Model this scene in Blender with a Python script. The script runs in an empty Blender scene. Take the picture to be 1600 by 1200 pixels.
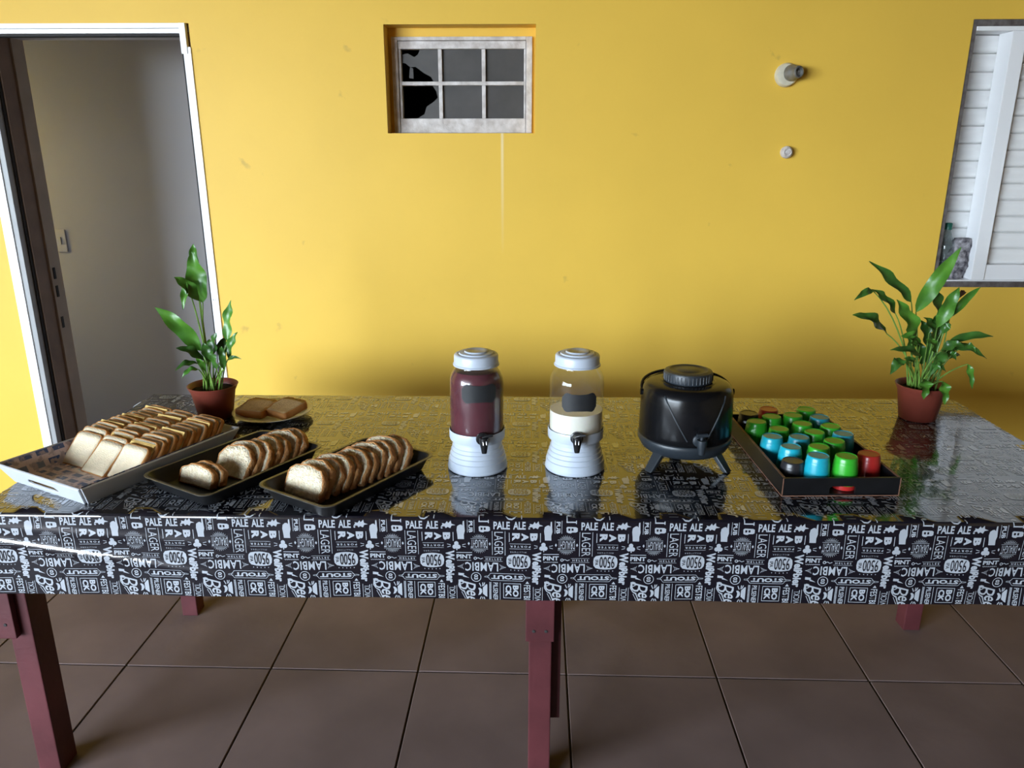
import bpy, bmesh, math, random
import numpy as np
from mathutils import Vector, Matrix

random.seed(7)
PI = math.pi
S = bpy.context.scene
C = S.collection

# ------------------------------------------------------------------ camera
FPX = 1202.0
PITCH = math.radians(16.8)
YAW = math.radians(1.24)
CAMP = Vector((0, 0, 1.56))
cam_d = bpy.data.cameras.new('camera')
cam_d.sensor_fit = 'HORIZONTAL'
cam_d.sensor_width = 36.0
cam_d.lens = FPX / 1600.0 * 36.0
cam_d.clip_start = 0.05
cam = bpy.data.objects.new('camera', cam_d)
C.objects.link(cam)
cam.location = CAMP
cam.rotation_euler = (PI / 2 - PITCH, 0, YAW)
S.camera = cam

# ------------------------------------------------------------------ sky and exposure
world = bpy.data.worlds.new('sky')
S.world = world
world.use_nodes = True
wn = world.node_tree
bg = wn.nodes['Background']
bg.inputs['Color'].default_value = (0.74, 0.87, 1.0, 1)
bg.inputs['Strength'].default_value = 39.5
pd = bpy.data.lights.new('porch_opening_portal', 'AREA')      # guides sky sampling through the porch opening, gives no light itself
pd.shape = 'RECTANGLE'; pd.size = 3.8; pd.size_y = 2.14
pd.cycles.is_portal = True
po_ = bpy.data.objects.new('porch_opening_portal', pd); C.objects.link(po_)
po_.location = (-5.51, -2.6, 1.49); po_.rotation_euler = Matrix(((0, 0, -1), (1, 0, 0), (0, -1, 0))).to_euler()
po_['kind'] = 'helper'
pd2 = pd.copy(); pd2.size = 2.4; pd2.size_y = 2.14
po2 = bpy.data.objects.new('porch_corner_portal', pd2); C.objects.link(po2)
po2.location = (-4.2, -4.51, 1.49); po2.rotation_euler = (PI / 2, 0, 0); po2['kind'] = 'helper'
pd3 = pd.copy(); pd3.size = 0.35; pd3.size_y = 0.80
po3 = bpy.data.objects.new('inner_room_portal', pd3); C.objects.link(po3)
po3.location = (-3.45, 3.775, 1.40); po3.rotation_euler = po_.rotation_euler; po3['kind'] = 'helper'
S.view_settings.view_transform = 'Standard'
S.view_settings.look = 'None'
S.view_settings.gamma = 1.0
S.view_settings.use_curve_mapping = False
S.view_settings.exposure = -0.04
S.cycles.use_denoising = True
S.cycles.max_bounces = 10
S.cycles.diffuse_bounces = 5
S.cycles.glossy_bounces = 5
S.cycles.transparent_max_bounces = 12
S.cycles.sample_clamp_indirect = 8.0
S.cycles.caustics_reflective = False

ZF = -0.04          # floor level
ZT = 0.75           # table top level
YW = 3.2            # face of the yellow wall

# ------------------------------------------------------------------ measuring helper: a line of sight cut by a plane
_f = Vector((-math.sin(YAW) * math.cos(PITCH), math.cos(YAW) * math.cos(PITCH), -math.sin(PITCH)))
_r = Vector((math.cos(YAW), math.sin(YAW), 0))
_u = _r.cross(_f)
def on_z(px, py, z):
    d = _f + _r * ((px - 800) / FPX) - _u * ((py - 600) / FPX)
    return CAMP + d * ((z - CAMP.z) / d.z)
def on_y(px, py, y):
    d = _f + _r * ((px - 800) / FPX) - _u * ((py - 600) / FPX)
    return CAMP + d * (y / d.y)

# ------------------------------------------------------------------ materials
MATS = {}
def nodes_of(m):
    return m.node_tree.nodes, m.node_tree.links
def mat(name, col, rough=0.6, spec=0.5, metal=0.0, var=0.0, vscale=8.0, bump=0.0, bscale=60.0, col2=None, coat=0.0,
        ior=1.5, sss=0.0, detail=4.0):
    if name in MATS:
        return MATS[name]
    m = bpy.data.materials.new(name)
    m.use_nodes = True
    N, L = nodes_of(m)
    b = N['Principled BSDF']
    b.inputs['Base Color'].default_value = (*col, 1)
    b.inputs['Roughness'].default_value = rough
    b.inputs['Specular IOR Level'].default_value = spec
    b.inputs['Metallic'].default_value = metal
    b.inputs['IOR'].default_value = ior
    b.inputs['Coat Weight'].default_value = coat
    b.inputs['Subsurface Weight'].default_value = sss
    if sss:
        b.inputs['Subsurface Radius'].default_value = (0.01, 0.006, 0.003)
        b.inputs['Subsurface Scale'].default_value = 0.4
    tc = N.new('ShaderNodeTexCoord')
    if var > 0 or col2:
        n = N.new('ShaderNodeTexNoise')
        n.inputs['Scale'].default_value = vscale
        n.inputs['Detail'].default_value = detail
        L.new(tc.outputs['Object'], n.inputs['Vector'])
        r = N.new('ShaderNodeValToRGB')
        r.color_ramp.elements[0].position = 0.35
        r.color_ramp.elements[1].position = 0.68
        c2 = col2 if col2 else tuple(c * (1 - var) for c in col)
        r.color_ramp.elements[0].color = (*c2, 1)
        r.color_ramp.elements[1].color = (*col, 1)
        L.new(n.outputs['Fac'], r.inputs['Fac'])
        L.new(r.outputs['Color'], b.inputs['Base Color'])
    if bump > 0:
        n2 = N.new('ShaderNodeTexNoise')
        n2.inputs['Scale'].default_value = bscale
        n2.inputs['Detail'].default_value = 5
        L.new(tc.outputs['Object'], n2.inputs['Vector'])
        bp = N.new('ShaderNodeBump')
        bp.inputs['Strength'].default_value = bump
        bp.inputs['Distance'].default_value = 0.01
        L.new(n2.outputs['Fac'], bp.inputs['Height'])
        L.new(bp.outputs['Normal'], b.inputs['Normal'])
    MATS[name] = m
    return m

M_WALL = mat('yellow_paint', (0.84, 0.528, 0.078), 0.5, 0.25, var=0.07, vscale=1.6, bump=0.05, bscale=30)
def wall_wear(m):
    # pale drip under the small window and scattered brown scuffs low on the wall
    N, L = nodes_of(m); b = N['Principled BSDF']
    src = b.inputs['Base Color'].links[0].from_socket
    tc = N.new('ShaderNodeTexCoord'); sp = N.new('ShaderNodeSeparateXYZ'); L.new(tc.outputs['Object'], sp.inputs[0])
    def math_(op, a, b_=None, c=None):
        n = N.new('ShaderNodeMath'); n.operation = op
        for i, v in enumerate((a, b_, c)):
            if v is None: continue
            if isinstance(v, (int, float)): n.inputs[i].default_value = v
            else: L.new(v, n.inputs[i])
        return n.outputs[0]
    dx = math_('ABSOLUTE', math_('SUBTRACT', sp.outputs['X'], -0.108))
    w = math_('SUBTRACT', 1.0, math_('DIVIDE', dx, 0.008)); w = math_('MAXIMUM', w, 0.0)
    mr = N.new('ShaderNodeMapRange'); mr.inputs['From Min'].default_value = 1.15; mr.inputs['From Max'].default_value = 1.62
    L.new(sp.outputs['Z'], mr.inputs['Value'])
    below = math_('LESS_THAN', sp.outputs['Z'], 1.632)
    drip = math_('MULTIPLY', math_('MULTIPLY', math_('MULTIPLY', w, mr.outputs['Result']), below), 0.55)
    m1 = N.new('ShaderNodeMix'); m1.data_type = 'RGBA'
    L.new(drip, m1.inputs['Factor']); L.new(src, m1.inputs['A']); m1.inputs['B'].default_value = (0.85, 0.80, 0.62, 1)
    nz = N.new('ShaderNodeTexNoise'); nz.inputs['Scale'].default_value = 9.0; nz.inputs['Detail'].default_value = 6.0
    L.new(tc.outputs['Object'], nz.inputs['Vector'])
    sc = N.new('ShaderNodeMapRange'); sc.inputs['From Min'].default_value = 0.70; sc.inputs['From Max'].default_value = 0.76
    L.new(nz.outputs['Fac'], sc.inputs['Value'])
    m2 = N.new('ShaderNodeMix'); m2.data_type = 'RGBA'
    L.new(math_('MULTIPLY', sc.outputs['Result'], 0.45), m2.inputs['Factor']); L.new(m1.outputs['Result'], m2.inputs['A']); m2.inputs['B'].default_value = (0.40, 0.24, 0.06, 1)
    L.new(m2.outputs['Result'], b.inputs['Base Color'])
wall_wear(M_WALL)
M_REVEAL = M_WALL
M_CEIL = mat('ceiling_paint', (0.16, 0.13, 0.11), 0.8, var=0.1, vscale=2)
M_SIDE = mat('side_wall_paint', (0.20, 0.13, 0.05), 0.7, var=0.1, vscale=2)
M_TAUPE = mat('taupe_plaster', (0.43, 0.42, 0.43), 0.8, 0.2, var=0.06, vscale=1.5)
M_GROUT = mat('grout', (0.045, 0.038, 0.034), 0.9)
M_TILE = mat('floor_tile_glaze', (0.200, 0.142, 0.132), 0.68, 0.22, col2=(0.150, 0.106, 0.098), vscale=3.0, bump=0.06, bscale=14)
M_TILE2 = mat('floor_tile_slate', (0.190, 0.134, 0.122), 0.68, 0.22, col2=(0.140, 0.098, 0.090), vscale=3.0, bump=0.35, bscale=5)
M_CONC = mat('yard_concrete', (0.42, 0.40, 0.36), 0.9, var=0.2, vscale=1)
M_WHITEALU = mat('white_aluminium', (0.91, 0.91, 0.92), 0.35, 0.5, var=0.03, vscale=5)
M_GREYALU = mat('grey_aluminium', (0.33, 0.33, 0.33), 0.45, 0.5, var=0.1, vscale=10)
M_BROWNWOOD = mat('brown_jamb_wood', (0.22, 0.135, 0.085), 0.6, var=0.25, vscale=9)
M_TANWOOD = mat('tan_jamb_wood', (0.36, 0.28, 0.21), 0.6, var=0.15, vscale=9)
M_DARKGAP = mat('dark_gasket', (0.02, 0.018, 0.018), 0.8)
M_PEEL = mat('peeling_white_paint', (0.74, 0.70, 0.68), 0.7, 0.2, col2=(0.50, 0.45, 0.42), vscale=26, bump=0.5, bscale=50, detail=8)
M_DARKROOM = mat('dark_room', (0.03, 0.026, 0.024), 0.9)
M_DARKFRAME = mat('weathered_dark_frame', (0.07, 0.055, 0.052), 0.6, col2=(0.16, 0.14, 0.135), vscale=40)
M_SLAT = mat('white_slat', (0.88, 0.875, 0.865), 0.45, 0.4, var=0.05, vscale=6)
M_RED = mat('oxblood_paint', (0.105, 0.026, 0.030), 0.45, 0.4, var=0.35, vscale=7, bump=0.1, bscale=40)
M_BLACKTRAY = mat('black_tray_lacquer', (0.008, 0.008, 0.009), 0.35, 0.3, var=0.3, vscale=20)
M_MDF = mat('bare_brown_edge', (0.20, 0.095, 0.06), 0.6, var=0.3, vscale=60)
M_WHITEPL = mat('white_metal_enamel', (0.48, 0.53, 0.61), 0.32, 0.5, var=0.02, vscale=6)
M_BLACKPL = mat('black_plastic', (0.012, 0.012, 0.013), 0.28, 0.5, var=0.2, vscale=20)
M_CHALK = mat('chalkboard_sticker', (0.018, 0.019, 0.021), 0.55, 0.4, var=0.2, vscale=30)
M_GREYPL = mat('slate_grey_plastic', (0.020, 0.026, 0.033), 0.42, 0.5, var=0.15, vscale=30)
M_THERMOS = mat('thermos_black', (0.006, 0.006, 0.007), 0.22, 0.28, var=0.3, vscale=12, bump=0.03, bscale=40)
M_POT = mat('terracotta_plastic', (0.21, 0.043, 0.027), 0.42, 0.5, var=0.2, vscale=14)
M_SOIL = mat('potting_soil', (0.022, 0.014, 0.010), 0.95, var=0.6, vscale=120, bump=1.0, bscale=160)
M_LEAF = mat('leaf_green', (0.085, 0.235, 0.022), 0.36, 0.5, col2=(0.040, 0.140, 0.016), vscale=18)
M_LEAF2 = mat('leaf_dark_green', (0.050, 0.150, 0.020), 0.36, 0.5, col2=(0.026, 0.085, 0.013), vscale=18)
M_STEM = mat('stem_green', (0.16, 0.30, 0.05), 0.45, 0.4, var=0.3, vscale=40)
M_DRY = mat('dry_leaf_tip', (0.10, 0.045, 0.02), 0.7, var=0.3, vscale=60)
M_PAN = mat('dark_bakeware', (0.012, 0.012, 0.013), 0.36, 0.4, metal=0.1, var=0.3, vscale=25)
M_PANRIM = mat('worn_bakeware_rim', (0.22, 0.20, 0.16), 0.35, 0.5, metal=0.7, var=0.3, vscale=60)
M_CRUMB = mat('white_crumb', (0.83, 0.70, 0.50), 0.85, 0.1, var=0.10, vscale=45, bump=0.25, bscale=260, sss=0.15)
M_CRUST = mat('golden_crust', (0.44, 0.17, 0.045), 0.6, 0.25, col2=(0.56, 0.27, 0.09), vscale=30, bump=0.2, bscale=120)
M_CHEESE = mat('yellow_cheese', (0.74, 0.50, 0.17), 0.4, 0.4, var=0.08, vscale=20, sss=0.1)
M_CRUMB2 = mat('herb_crumb', (0.90, 0.80, 0.60), 0.9, 0.1, col2=(0.70, 0.57, 0.38), vscale=70, bump=0.9, bscale=150, detail=8, sss=0.1)
M_CRUST2 = mat('rustic_crust', (0.38, 0.14, 0.038), 0.65, 0.25, col2=(0.54, 0.27, 0.10), vscale=45, bump=0.6, bscale=110, detail=8)
M_BROWNCRUMB = mat('toasted_crumb', (0.58, 0.41, 0.22), 0.9, 0.1, var=0.2, vscale=60, bump=0.4, bscale=200)
M_PLATE = mat('plate_glaze', (0.74, 0.72, 0.64), 0.22, 0.5, var=0.03, vscale=6)
M_BLUE = mat('plate_blue_motif', (0.20, 0.25, 0.45), 0.3, 0.5, var=0.3, vscale=60)
M_CERAMIC = mat('old_white_ceramic', (0.72, 0.66, 0.50), 0.35, 0.5, var=0.2, vscale=30)
M_ZINC = mat('dull_metal_socket', (0.30, 0.30, 0.29), 0.4, 0.5, metal=0.6, var=0.4, vscale=40)
M_SWITCH = mat('switch_plastic', (0.44, 0.42, 0.41), 0.5, 0.4, var=0.04, vscale=9)
M_STEEL = mat('screw_steel', (0.4, 0.4, 0.4), 0.3, metal=1.0, var=0.2, vscale=90)
M_PURPLE = mat('purple_juice', (0.088, 0.016, 0.025), 0.25, 0.5, var=0.15, vscale=14)
M_MILK = mat('milk', (0.80, 0.77, 0.68), 0.3, 0.4, var=0.02, vscale=8, sss=0.2)
M_GREENCAP = mat('green_bottle_cap', (0.01, 0.13, 0.09), 0.4, var=0.1, vscale=30)
M_CLOTHBAG = mat('patterned_bag', (0.42, 0.40, 0.42), 0.75, 0.3, col2=(0.035, 0.03, 0.04), vscale=42, bump=0.3, bscale=60, detail=3)
M_ROLL = mat('pale_bundle', (0.7, 0.68, 0.66), 0.7, var=0.1, vscale=40)
CUPC = {'green': mat('green_cup_plastic', (0.030, 0.36, 0.022), 0.30, 0.5, var=0.06, vscale=30),
        'blue': mat('blue_cup_plastic', (0.010, 0.34, 0.44), 0.30, 0.5, var=0.06, vscale=30),
        'teal': mat('teal_cup_plastic', (0.012, 0.25, 0.33), 0.32, 0.5, var=0.06, vscale=30),
        'red': mat('red_cup_plastic', (0.42, 0.020, 0.018), 0.30, 0.5, var=0.06, vscale=30),
        'black': mat('black_cup_plastic', (0.018, 0.018, 0.021), 0.32, 0.5, var=0.1, vscale=30)}

def glass_mat(name, tint=(1, 1, 1), haze=0.05, hcol=(0.5, 0.5, 0.5), rough=0.03):
    m = bpy.data.materials.new(name); m.use_nodes = True
    N, L = nodes_of(m)
    N.remove(N['Principled BSDF'])
    out = N['Material Output']
    tr = N.new('ShaderNodeBsdfTransparent'); tr.inputs['Color'].default_value = (*tint, 1)
    gl = N.new('ShaderNodeBsdfGlossy'); gl.inputs['Roughness'].default_value = rough
    di = N.new('ShaderNodeBsdfDiffuse'); di.inputs['Color'].default_value = (*hcol, 1)
    fr = N.new('ShaderNodeFresnel')
    ge = N.new('ShaderNodeNewGeometry'); io = N.new('ShaderNodeMath'); io.operation = 'MULTIPLY_ADD'
    io.inputs[1].default_value = 1 / 1.45 - 1.45; io.inputs[2].default_value = 1.45
    L.new(ge.outputs['Backfacing'], io.inputs[0]); L.new(io.outputs[0], fr.inputs['IOR'])
    nz = N.new('ShaderNodeTexNoise'); nz.inputs['Scale'].default_value = 12
    mp = N.new('ShaderNodeMath'); mp.operation = 'MULTIPLY'; mp.inputs[1].default_value = haze * 2
    L.new(nz.outputs['Fac'], mp.inputs[0])
    m1 = N.new('ShaderNodeMixShader'); m2 = N.new('ShaderNodeMixShader')
    L.new(mp.outputs[0], m1.inputs['Fac']); L.new(tr.outputs[0], m1.inputs[1]); L.new(di.outputs[0], m1.inputs[2])
    L.new(fr.outputs[0], m2.inputs['Fac']); L.new(m1.outputs[0], m2.inputs[1]); L.new(gl.outputs[0], m2.inputs[2])
    L.new(m2.outputs[0], out.inputs['Surface'])
    return m
M_GLASS = glass_mat('jar_glass', (0.985, 0.99, 0.985), 0.025)
M_PANE = mat('dusty_window_glass', (0.105, 0.098, 0.094), 0.30, 0.5, var=0.25, vscale=9)
M_PANE.node_tree.nodes['Principled BSDF'].inputs['Alpha'].default_value = 0.86
M_BOTTLE = glass_mat('bottle_plastic', (0.75, 0.80, 0.80), 0.20, (0.3, 0.33, 0.33), 0.1)

def cloth_mat(name, col, coat_rough=0.04):
    m = bpy.data.materials.new(name); m.use_nodes = True
    N, L = nodes_of(m)
    b = N['Principled BSDF']
    b.inputs['Base Color'].default_value = (*col, 1)
    b.inputs['Roughness'].default_value = 0.13
    b.inputs['IOR'].default_value = 1.45
    b.inputs['Coat Weight'].default_value = 1.0
    b.inputs['Coat Roughness'].default_value = coat_rough
    b.inputs['Coat IOR'].default_value = 1.52
    tc = N.new('ShaderNodeTexCoord')
    n1 = N.new('ShaderNodeTexNoise'); n1.inputs['Scale'].default_value = 55; n1.inputs['Detail'].default_value = 3
    n2 = N.new('ShaderNodeTexNoise'); n2.inputs['Scale'].default_value = 7; n2.inputs['Detail'].default_value = 2
    mx = N.new('ShaderNodeMath'); mx.operation = 'MULTIPLY_ADD'; mx.inputs[1].default_value = 5.0
    L.new(tc.outputs['Object'], n1.inputs['Vector']); L.new(tc.outputs['Object'], n2.inputs['Vector'])
    L.new(n2.outputs['Fac'], mx.inputs[0]); L.new(n1.outputs['Fac'], mx.inputs[2])
    bp = N.new('ShaderNodeBump'); bp.inputs['Strength'].default_value = 0.14; bp.inputs['Distance'].default_value = 0.001
    L.new(mx.outputs[0], bp.inputs['Height'])
    L.new(bp.outputs['Normal'], b.inputs['Normal']); L.new(bp.outputs['Normal'], b.inputs['Coat Normal'])
    return m
M_VINYL = cloth_mat('black_vinyl', (0.004, 0.004, 0.008))
M_PRINT = cloth_mat('white_print', (0.37, 0.39, 0.425))

# ------------------------------------------------------------------ mesh helpers
def link(o, parent=None):
    C.objects.link(o)
    if parent is not None:
        o.parent = parent
    return o
def mesh_from(name, verts, faces, m, smooth=False):
    me = bpy.data.meshes.new(name)
    me.from_pydata([tuple(v) for v in verts], [], faces)
    me.materials.append(m)
    if smooth:
        me.polygons.foreach_set('use_smooth', [True] * len(me.polygons))
    me.update()
    return me
def obj(name, me, parent=None, loc=None, rot=None):
    o = bpy.data.objects.new(name, me)
    if loc is not None: o.location = loc
    if rot is not None: o.rotation_euler = rot
    return link(o, parent)
def tag(o, label, cat=None, group=None, kind=None):
    o['label'] = label
    if cat: o['category'] = cat
    if group: o['group'] = group
    if kind: o['kind'] = kind
    return o
def thing(name, label, cat, loc=(0, 0, 0), rz=0.0, group=None, kind=None):
    o = bpy.data.objects.new(name, None)
    o.empty_display_size = 0.05
    o.location = loc; o.rotation_euler = (0, 0, rz)
    link(o)
    return tag(o, label, cat, group, kind)

class MB:
    """collects shapes for ONE mesh"""
    def __init__(self): self.v = []; self.f = []
    def add(self, vs, fs):
        k = len(self.v); self.v += [tuple(v) for v in vs]; self.f += [tuple(i + k for i in f) for f in fs]
        return self
    def box(self, x0, x1, y0, y1, z0, z1):
        vs = [(x0, y0, z0), (x1, y0, z0), (x1, y1, z0), (x0, y1, z0), (x0, y0, z1), (x1, y0, z1), (x1, y1, z1), (x0, y1, z1)]
        return self.add(vs, [(0, 3, 2, 1), (4, 5, 6, 7), (0, 1, 5, 4), (1, 2, 6, 5), (2, 3, 7, 6), (3, 0, 4, 7)])
    def lathe(self, prof, n=40, cap0=False, cap1=False):
        vs = []; fs = []
        for r, z in prof:
            for i in range(n):
                a = 2 * PI * i / n
                vs.append((r * math.cos(a), r * math.sin(a), z))
        for k in range(len(prof) - 1):
            for i in range(n):
                j = (i + 1) % n
                fs.append((k * n + i, k * n + j, (k + 1) * n + j, (k + 1) * n + i))
        if cap0: fs.append(tuple(reversed(range(n))))
        if cap1: fs.append(tuple((len(prof) - 1) * n + i for i in range(n)))
        return self.add(vs, fs)
    def tube(self, pts, rad, n=8, caps=True):
        pts = [Vector(p) for p in pts]
        rads = rad if isinstance(rad, (list, tuple)) else [rad] * len(pts)
        vs = []; fs = []
        up = Vector((0.13, 0.27, 0.95))
        for k, p in enumerate(pts):
            t = (pts[min(k + 1, len(pts) - 1)] - pts[max(k - 1, 0)]).normalized()
            a = t.cross(up)
            if a.length < 1e-3: a = t.cross(Vector((1, 0, 0)))
            a.normalize(); b = t.cross(a)
            for i in range(n):
                w = 2 * PI * i / n
                vs.append(p + (a * math.cos(w) + b * math.sin(w)) * rads[k])
        for k in range(len(pts) - 1):
            for i in range(n):
                j = (i + 1) % n
                fs.append((k * n + i, (k + 1) * n + i, (k + 1) * n + j, k * n + j))
        if caps:
            fs.append(tuple(range(n))); fs.append(tuple(reversed([(len(pts) - 1) * n + i for i in range(n)])))
        return self.add(vs, fs)
    def plate(self, outer, holes, t, tf):
        """flat outline with holes, thickness t; tf(a, b, c) places it"""
        bm = bmesh.new()
        for loop in [outer] + list(holes):
            vs = [bm.verts.new((p[0], p[1], 0)) for p in loop]
            for i in range(len(vs)): bm.edges.new((vs[i], vs[(i + 1) % len(vs)]))
        bmesh.ops.triangle_fill(bm, use_beauty=True, use_dissolve=False, edges=bm.edges[:], normal=(0, 0, 1))
        bm.verts.ensure_lookup_table(); bm.verts.index_update()
        P2 = [v.co.copy() for v in bm.verts]; T = [tuple(v.index for v in f.verts) for f in bm.faces]
        E = [(e.verts[0].index, e.verts[1].index) for e in bm.edges if len(e.link_faces) == 1]
        n = len(P2); bm.free()
        vs = [tf(p.x, p.y, 0) for p in P2] + [tf(p.x, p.y, t) for p in P2]
        fs = [tuple(reversed(f)) for f in T] + [tuple(i + n for i in f) for f in T] + [(a, b, b + n, a + n) for a, b in E]
        return self.add(vs, fs)
    def build(self, name, m, parent=None, smooth=False, bevel=0.0, loc=None, rot=None, segs=2, auto=None):
        me = mesh_from(name, self.v, self.f, m)
        bm = bmesh.new(); bm.from_mesh(me)
        bmesh.ops.recalc_face_normals(bm, faces=bm.faces[:])
        if bevel > 0:
            es = [e for e in bm.edges if len(e.link_faces) == 2 and e.calc_face_angle(0) > 0.5]
            bmesh.ops.bevel(bm, geom=es, offset=bevel, segments=segs, affect='EDGES', profile=0.6)
        if smooth:
            ang = auto if auto else 0.7
            for f in bm.faces: f.smooth = True
            for e in bm.edges:
                if len(e.link_faces) == 2 and e.calc_face_angle(0) > ang: e.smooth = False
        bm.to_mesh(me); bm.free()
        return obj(name, me, parent, loc, rot)

# ================================================================== THE SETTING
# floor: a bed of grout and single tiles
fl = MB().box(-5.6, 3.0, -4.6, 3.2, ZF - 0.10, ZF - 0.004).build('floor', M_GROUT)
tag(fl, 'brown square ceramic tile floor of the porch', 'floor', kind='structure')
TS = 0.477
tile_me = None
def tile_mesh(m, nm):
    h = TS / 2 - 0.0028
    return MB().box(-h, h, -h, h, -0.008, 0.0)
tmp = tile_mesh(M_TILE, 'a').build('floor_tile', M_TILE, fl, bevel=0.0015, segs=1)
tmeA = tmp.data; bpy.data.objects.remove(tmp)
tmeB = tmeA.copy(); tmeB.materials.clear(); tmeB.materials.append(M_TILE2)
ra = math.radians(-0.6)
for iy in range(-14, 3):
    for ix in range(-12, 6):
        x = 0.129 + (ix + 0.5) * TS; y = 2.09 + (iy + 0.5) * TS
        if x - TS / 2 < -5.55 or y - TS / 2 < -4.55 or x + TS / 2 > 2.95 or y + TS / 2 > 3.6: continue
        X = x * math.cos(ra) - (y - 2.09) * math.sin(ra); Y = 2.09 + x * math.sin(ra) + (y - 2.09) * math.cos(ra)
        if Y > 3.1: continue
        slate = (ix, iy) in ((0, 0), (2, -1), (3, 0), (-3, 0), (-2, -4), (1, -3))
        o = obj('floor_tile', tmeB if slate else tmeA, fl, (X, Y, ZF), (0, 0, ra + PI / 2 * ((ix * 7 + iy * 3) % 4)))

# yard beyond the porch
yd = MB().box(-25, 25, -25, 25, ZF - 0.4, ZF - 0.12).build('ground', M_CONC)
tag(yd, 'grey concrete yard ground around the porch', 'ground', kind='structure')

# yellow wall with three openings (door, small window, shuttered window)
DX0, DX1, DZ1 = -2.183, -1.312, 2.033
AX0, AX1, AZ0, AZ1 = -0.562, 0.022, 1.630, 2.026
BX0, BX1, BZ0, BZ1 = 1.667, 2.75, 1.026, 2.037
ZC = 2.72
TH = 0.2
def wall_tf(a, b, c): return (a, YW + c, b)
wl = MB()
wl.plate([(-5.7, ZF - 0.1), (DX0, ZF - 0.1), (DX0, DZ1), (DX1, DZ1), (DX1, ZF - 0.1), (3.2, ZF - 0.1), (3.2, ZC + 0.1), (-5.7, ZC + 0.1)],
         [[(AX0, AZ0), (AX1, AZ0), (AX1, AZ1), (AX0, AZ1)], [(BX0, BZ0), (BX1, BZ0), (BX1, BZ1), (BX0, BZ1)]], TH, wall_tf)
wo = wl.build('wall_back', M_WALL)
tag(wo, 'yellow painted wall behind the table with doorway and windows', 'wall', kind='structure')
cl = MB().box(-5.7, 3.2, -4.7, 3.2, ZC, ZC + 0.12).build('ceiling', M_CEIL)
tag(cl, 'plain porch ceiling above the table', 'ceiling', kind='structure')
sw = MB().box(3.0, 3.2, -4.7, 3.2, ZF - 0.1, ZC).build('wall_right', M_SIDE)
rw_ = MB().box(-3.0, 3.2, -4.7, -4.5, ZF - 0.1, ZC).box(-5.5, -3.0, -4.7, -4.5, ZF - 0.1, 0.42).box(-5.5, -3.0, -4.7, -4.5, ZC - 0.16, ZC).build('unseen_wall_front', M_SIDE)  # unseen wall; its closed stretch and corner opening are shaped for the light
tag(rw_, 'unseen porch wall behind the viewer, shaped to limit the daylight', 'wall', kind='structure')
bm_ = MB().box(-5.7, -5.5, -4.7, 3.2, ZC - 0.16, ZC).build('added_beam_1', M_CEIL)  # unseen beam added; its depth caps how high the sky light comes from
lw_ = MB().box(-5.7, -5.5, -0.7, 3.2, ZF - 0.1, ZC - 0.16).build('added_wall_left', M_SIDE)  # added out of view to keep daylight off the wall near the doorway
pw_ = MB().box(-5.7, -5.5, -4.7, -0.7, ZF - 0.1, 0.42).build('added_parapet', M_SIDE)  # added out of view to darken the floor that the cloth skirt reflects
tag(pw_, 'added low parapet blocking low light along the open porch side', 'wall', kind='structure')
tag(lw_, 'added porch end wall shielding the doorway side from daylight', 'wall', kind='structure')
tag(bm_, 'added roof beam limiting high sky light into the porch', 'beam', kind='structure')
tag(sw, 'side wall closing the porch by the shuttered window', 'wall', kind='structure')

# room seen through the doorway
rm = MB()
rm.box(-3.4, -0.75, 4.15, 4.25, ZF, 2.72)
inn = rm.build('wall_inner', M_TAUPE)
tag(inn, 'taupe plaster wall inside the room seen through the doorway', 'wall', kind='structure')
rs = MB().box(-3.5, -3.4, 3.4, 4.25, ZF, 1.0).box(-3.5, -3.4, 3.4, 4.25, 1.80, 2.72).box(-3.5, -3.4, 3.4, 3.6, 1.0, 1.80).box(-3.5, -3.4, 3.95, 4.25, 1.0, 1.80).box(-0.75, -0.65, 3.4, 4.25, ZF, 2.72)  # unseen side opening added so sky light brightens the inner wall
rs.box(-3.4, DX0 - 0.02, 3.401, 3.42, ZF, 2.72).box(DX1 + 0.02, -0.75, 3.401, 3.42, ZF, 2.72).box(DX0 - 0.02, DX1 + 0.02, 3.401, 3.42, DZ1 + 0.02, 2.72)
tag(rs.build('wall_inner_sides', M_TAUPE), 'taupe side walls of the room beyond the doorway', 'wall', kind='structure')
tag(MB().box(-3.5, -0.65, 3.4, 4.25, 2.72, 2.8).build('ceiling_inner', M_CEIL), 'ceiling of the room beyond the doorway', 'ceiling', kind='structure')
tag(MB().box(-3.5, -0.65, 3.2, 4.25, ZF - 0.1, ZF - 0.002).build('floor_inner', M_TILE), 'floor of the room beyond the doorway', 'floor', kind='structure')
# dark room behind small window and shutters; near-black colour stands for its shade
dk = MB()
dk.box(-0.65, 3.2, 4.1, 4.2, 0.0, 2.8).box(-0.65, -0.62, 3.4, 4.1, 0.0, 2.8).box(3.1, 3.2, 3.4, 4.1, 0.0, 2.8).box(-0.65, 3.2, 3.4, 4.2, 2.72, 2.8).box(-0.65, 3.2, 3.4, 4.2, -0.1, 0.0)
tag(dk.build('wall_dark_room', M_DARKROOM), 'unlit room behind the small broken window', 'wall', kind='structure')

# light switch on the inner wall
swp = thing('light_switch', 'pale plastic switch plate on the taupe inner wall', 'switch', (-2.53, 4.15, 1.10))
MB().box(-0.035, 0.035, -0.008, 0, -0.06, 0.06).build('plate', M_SWITCH, swp, bevel=0.003)
MB().box(-0.010, 0.010, -0.013, -0.008, -0.02, 0.02).build('rocker', M_SWITCH, swp, bevel=0.002)

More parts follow.
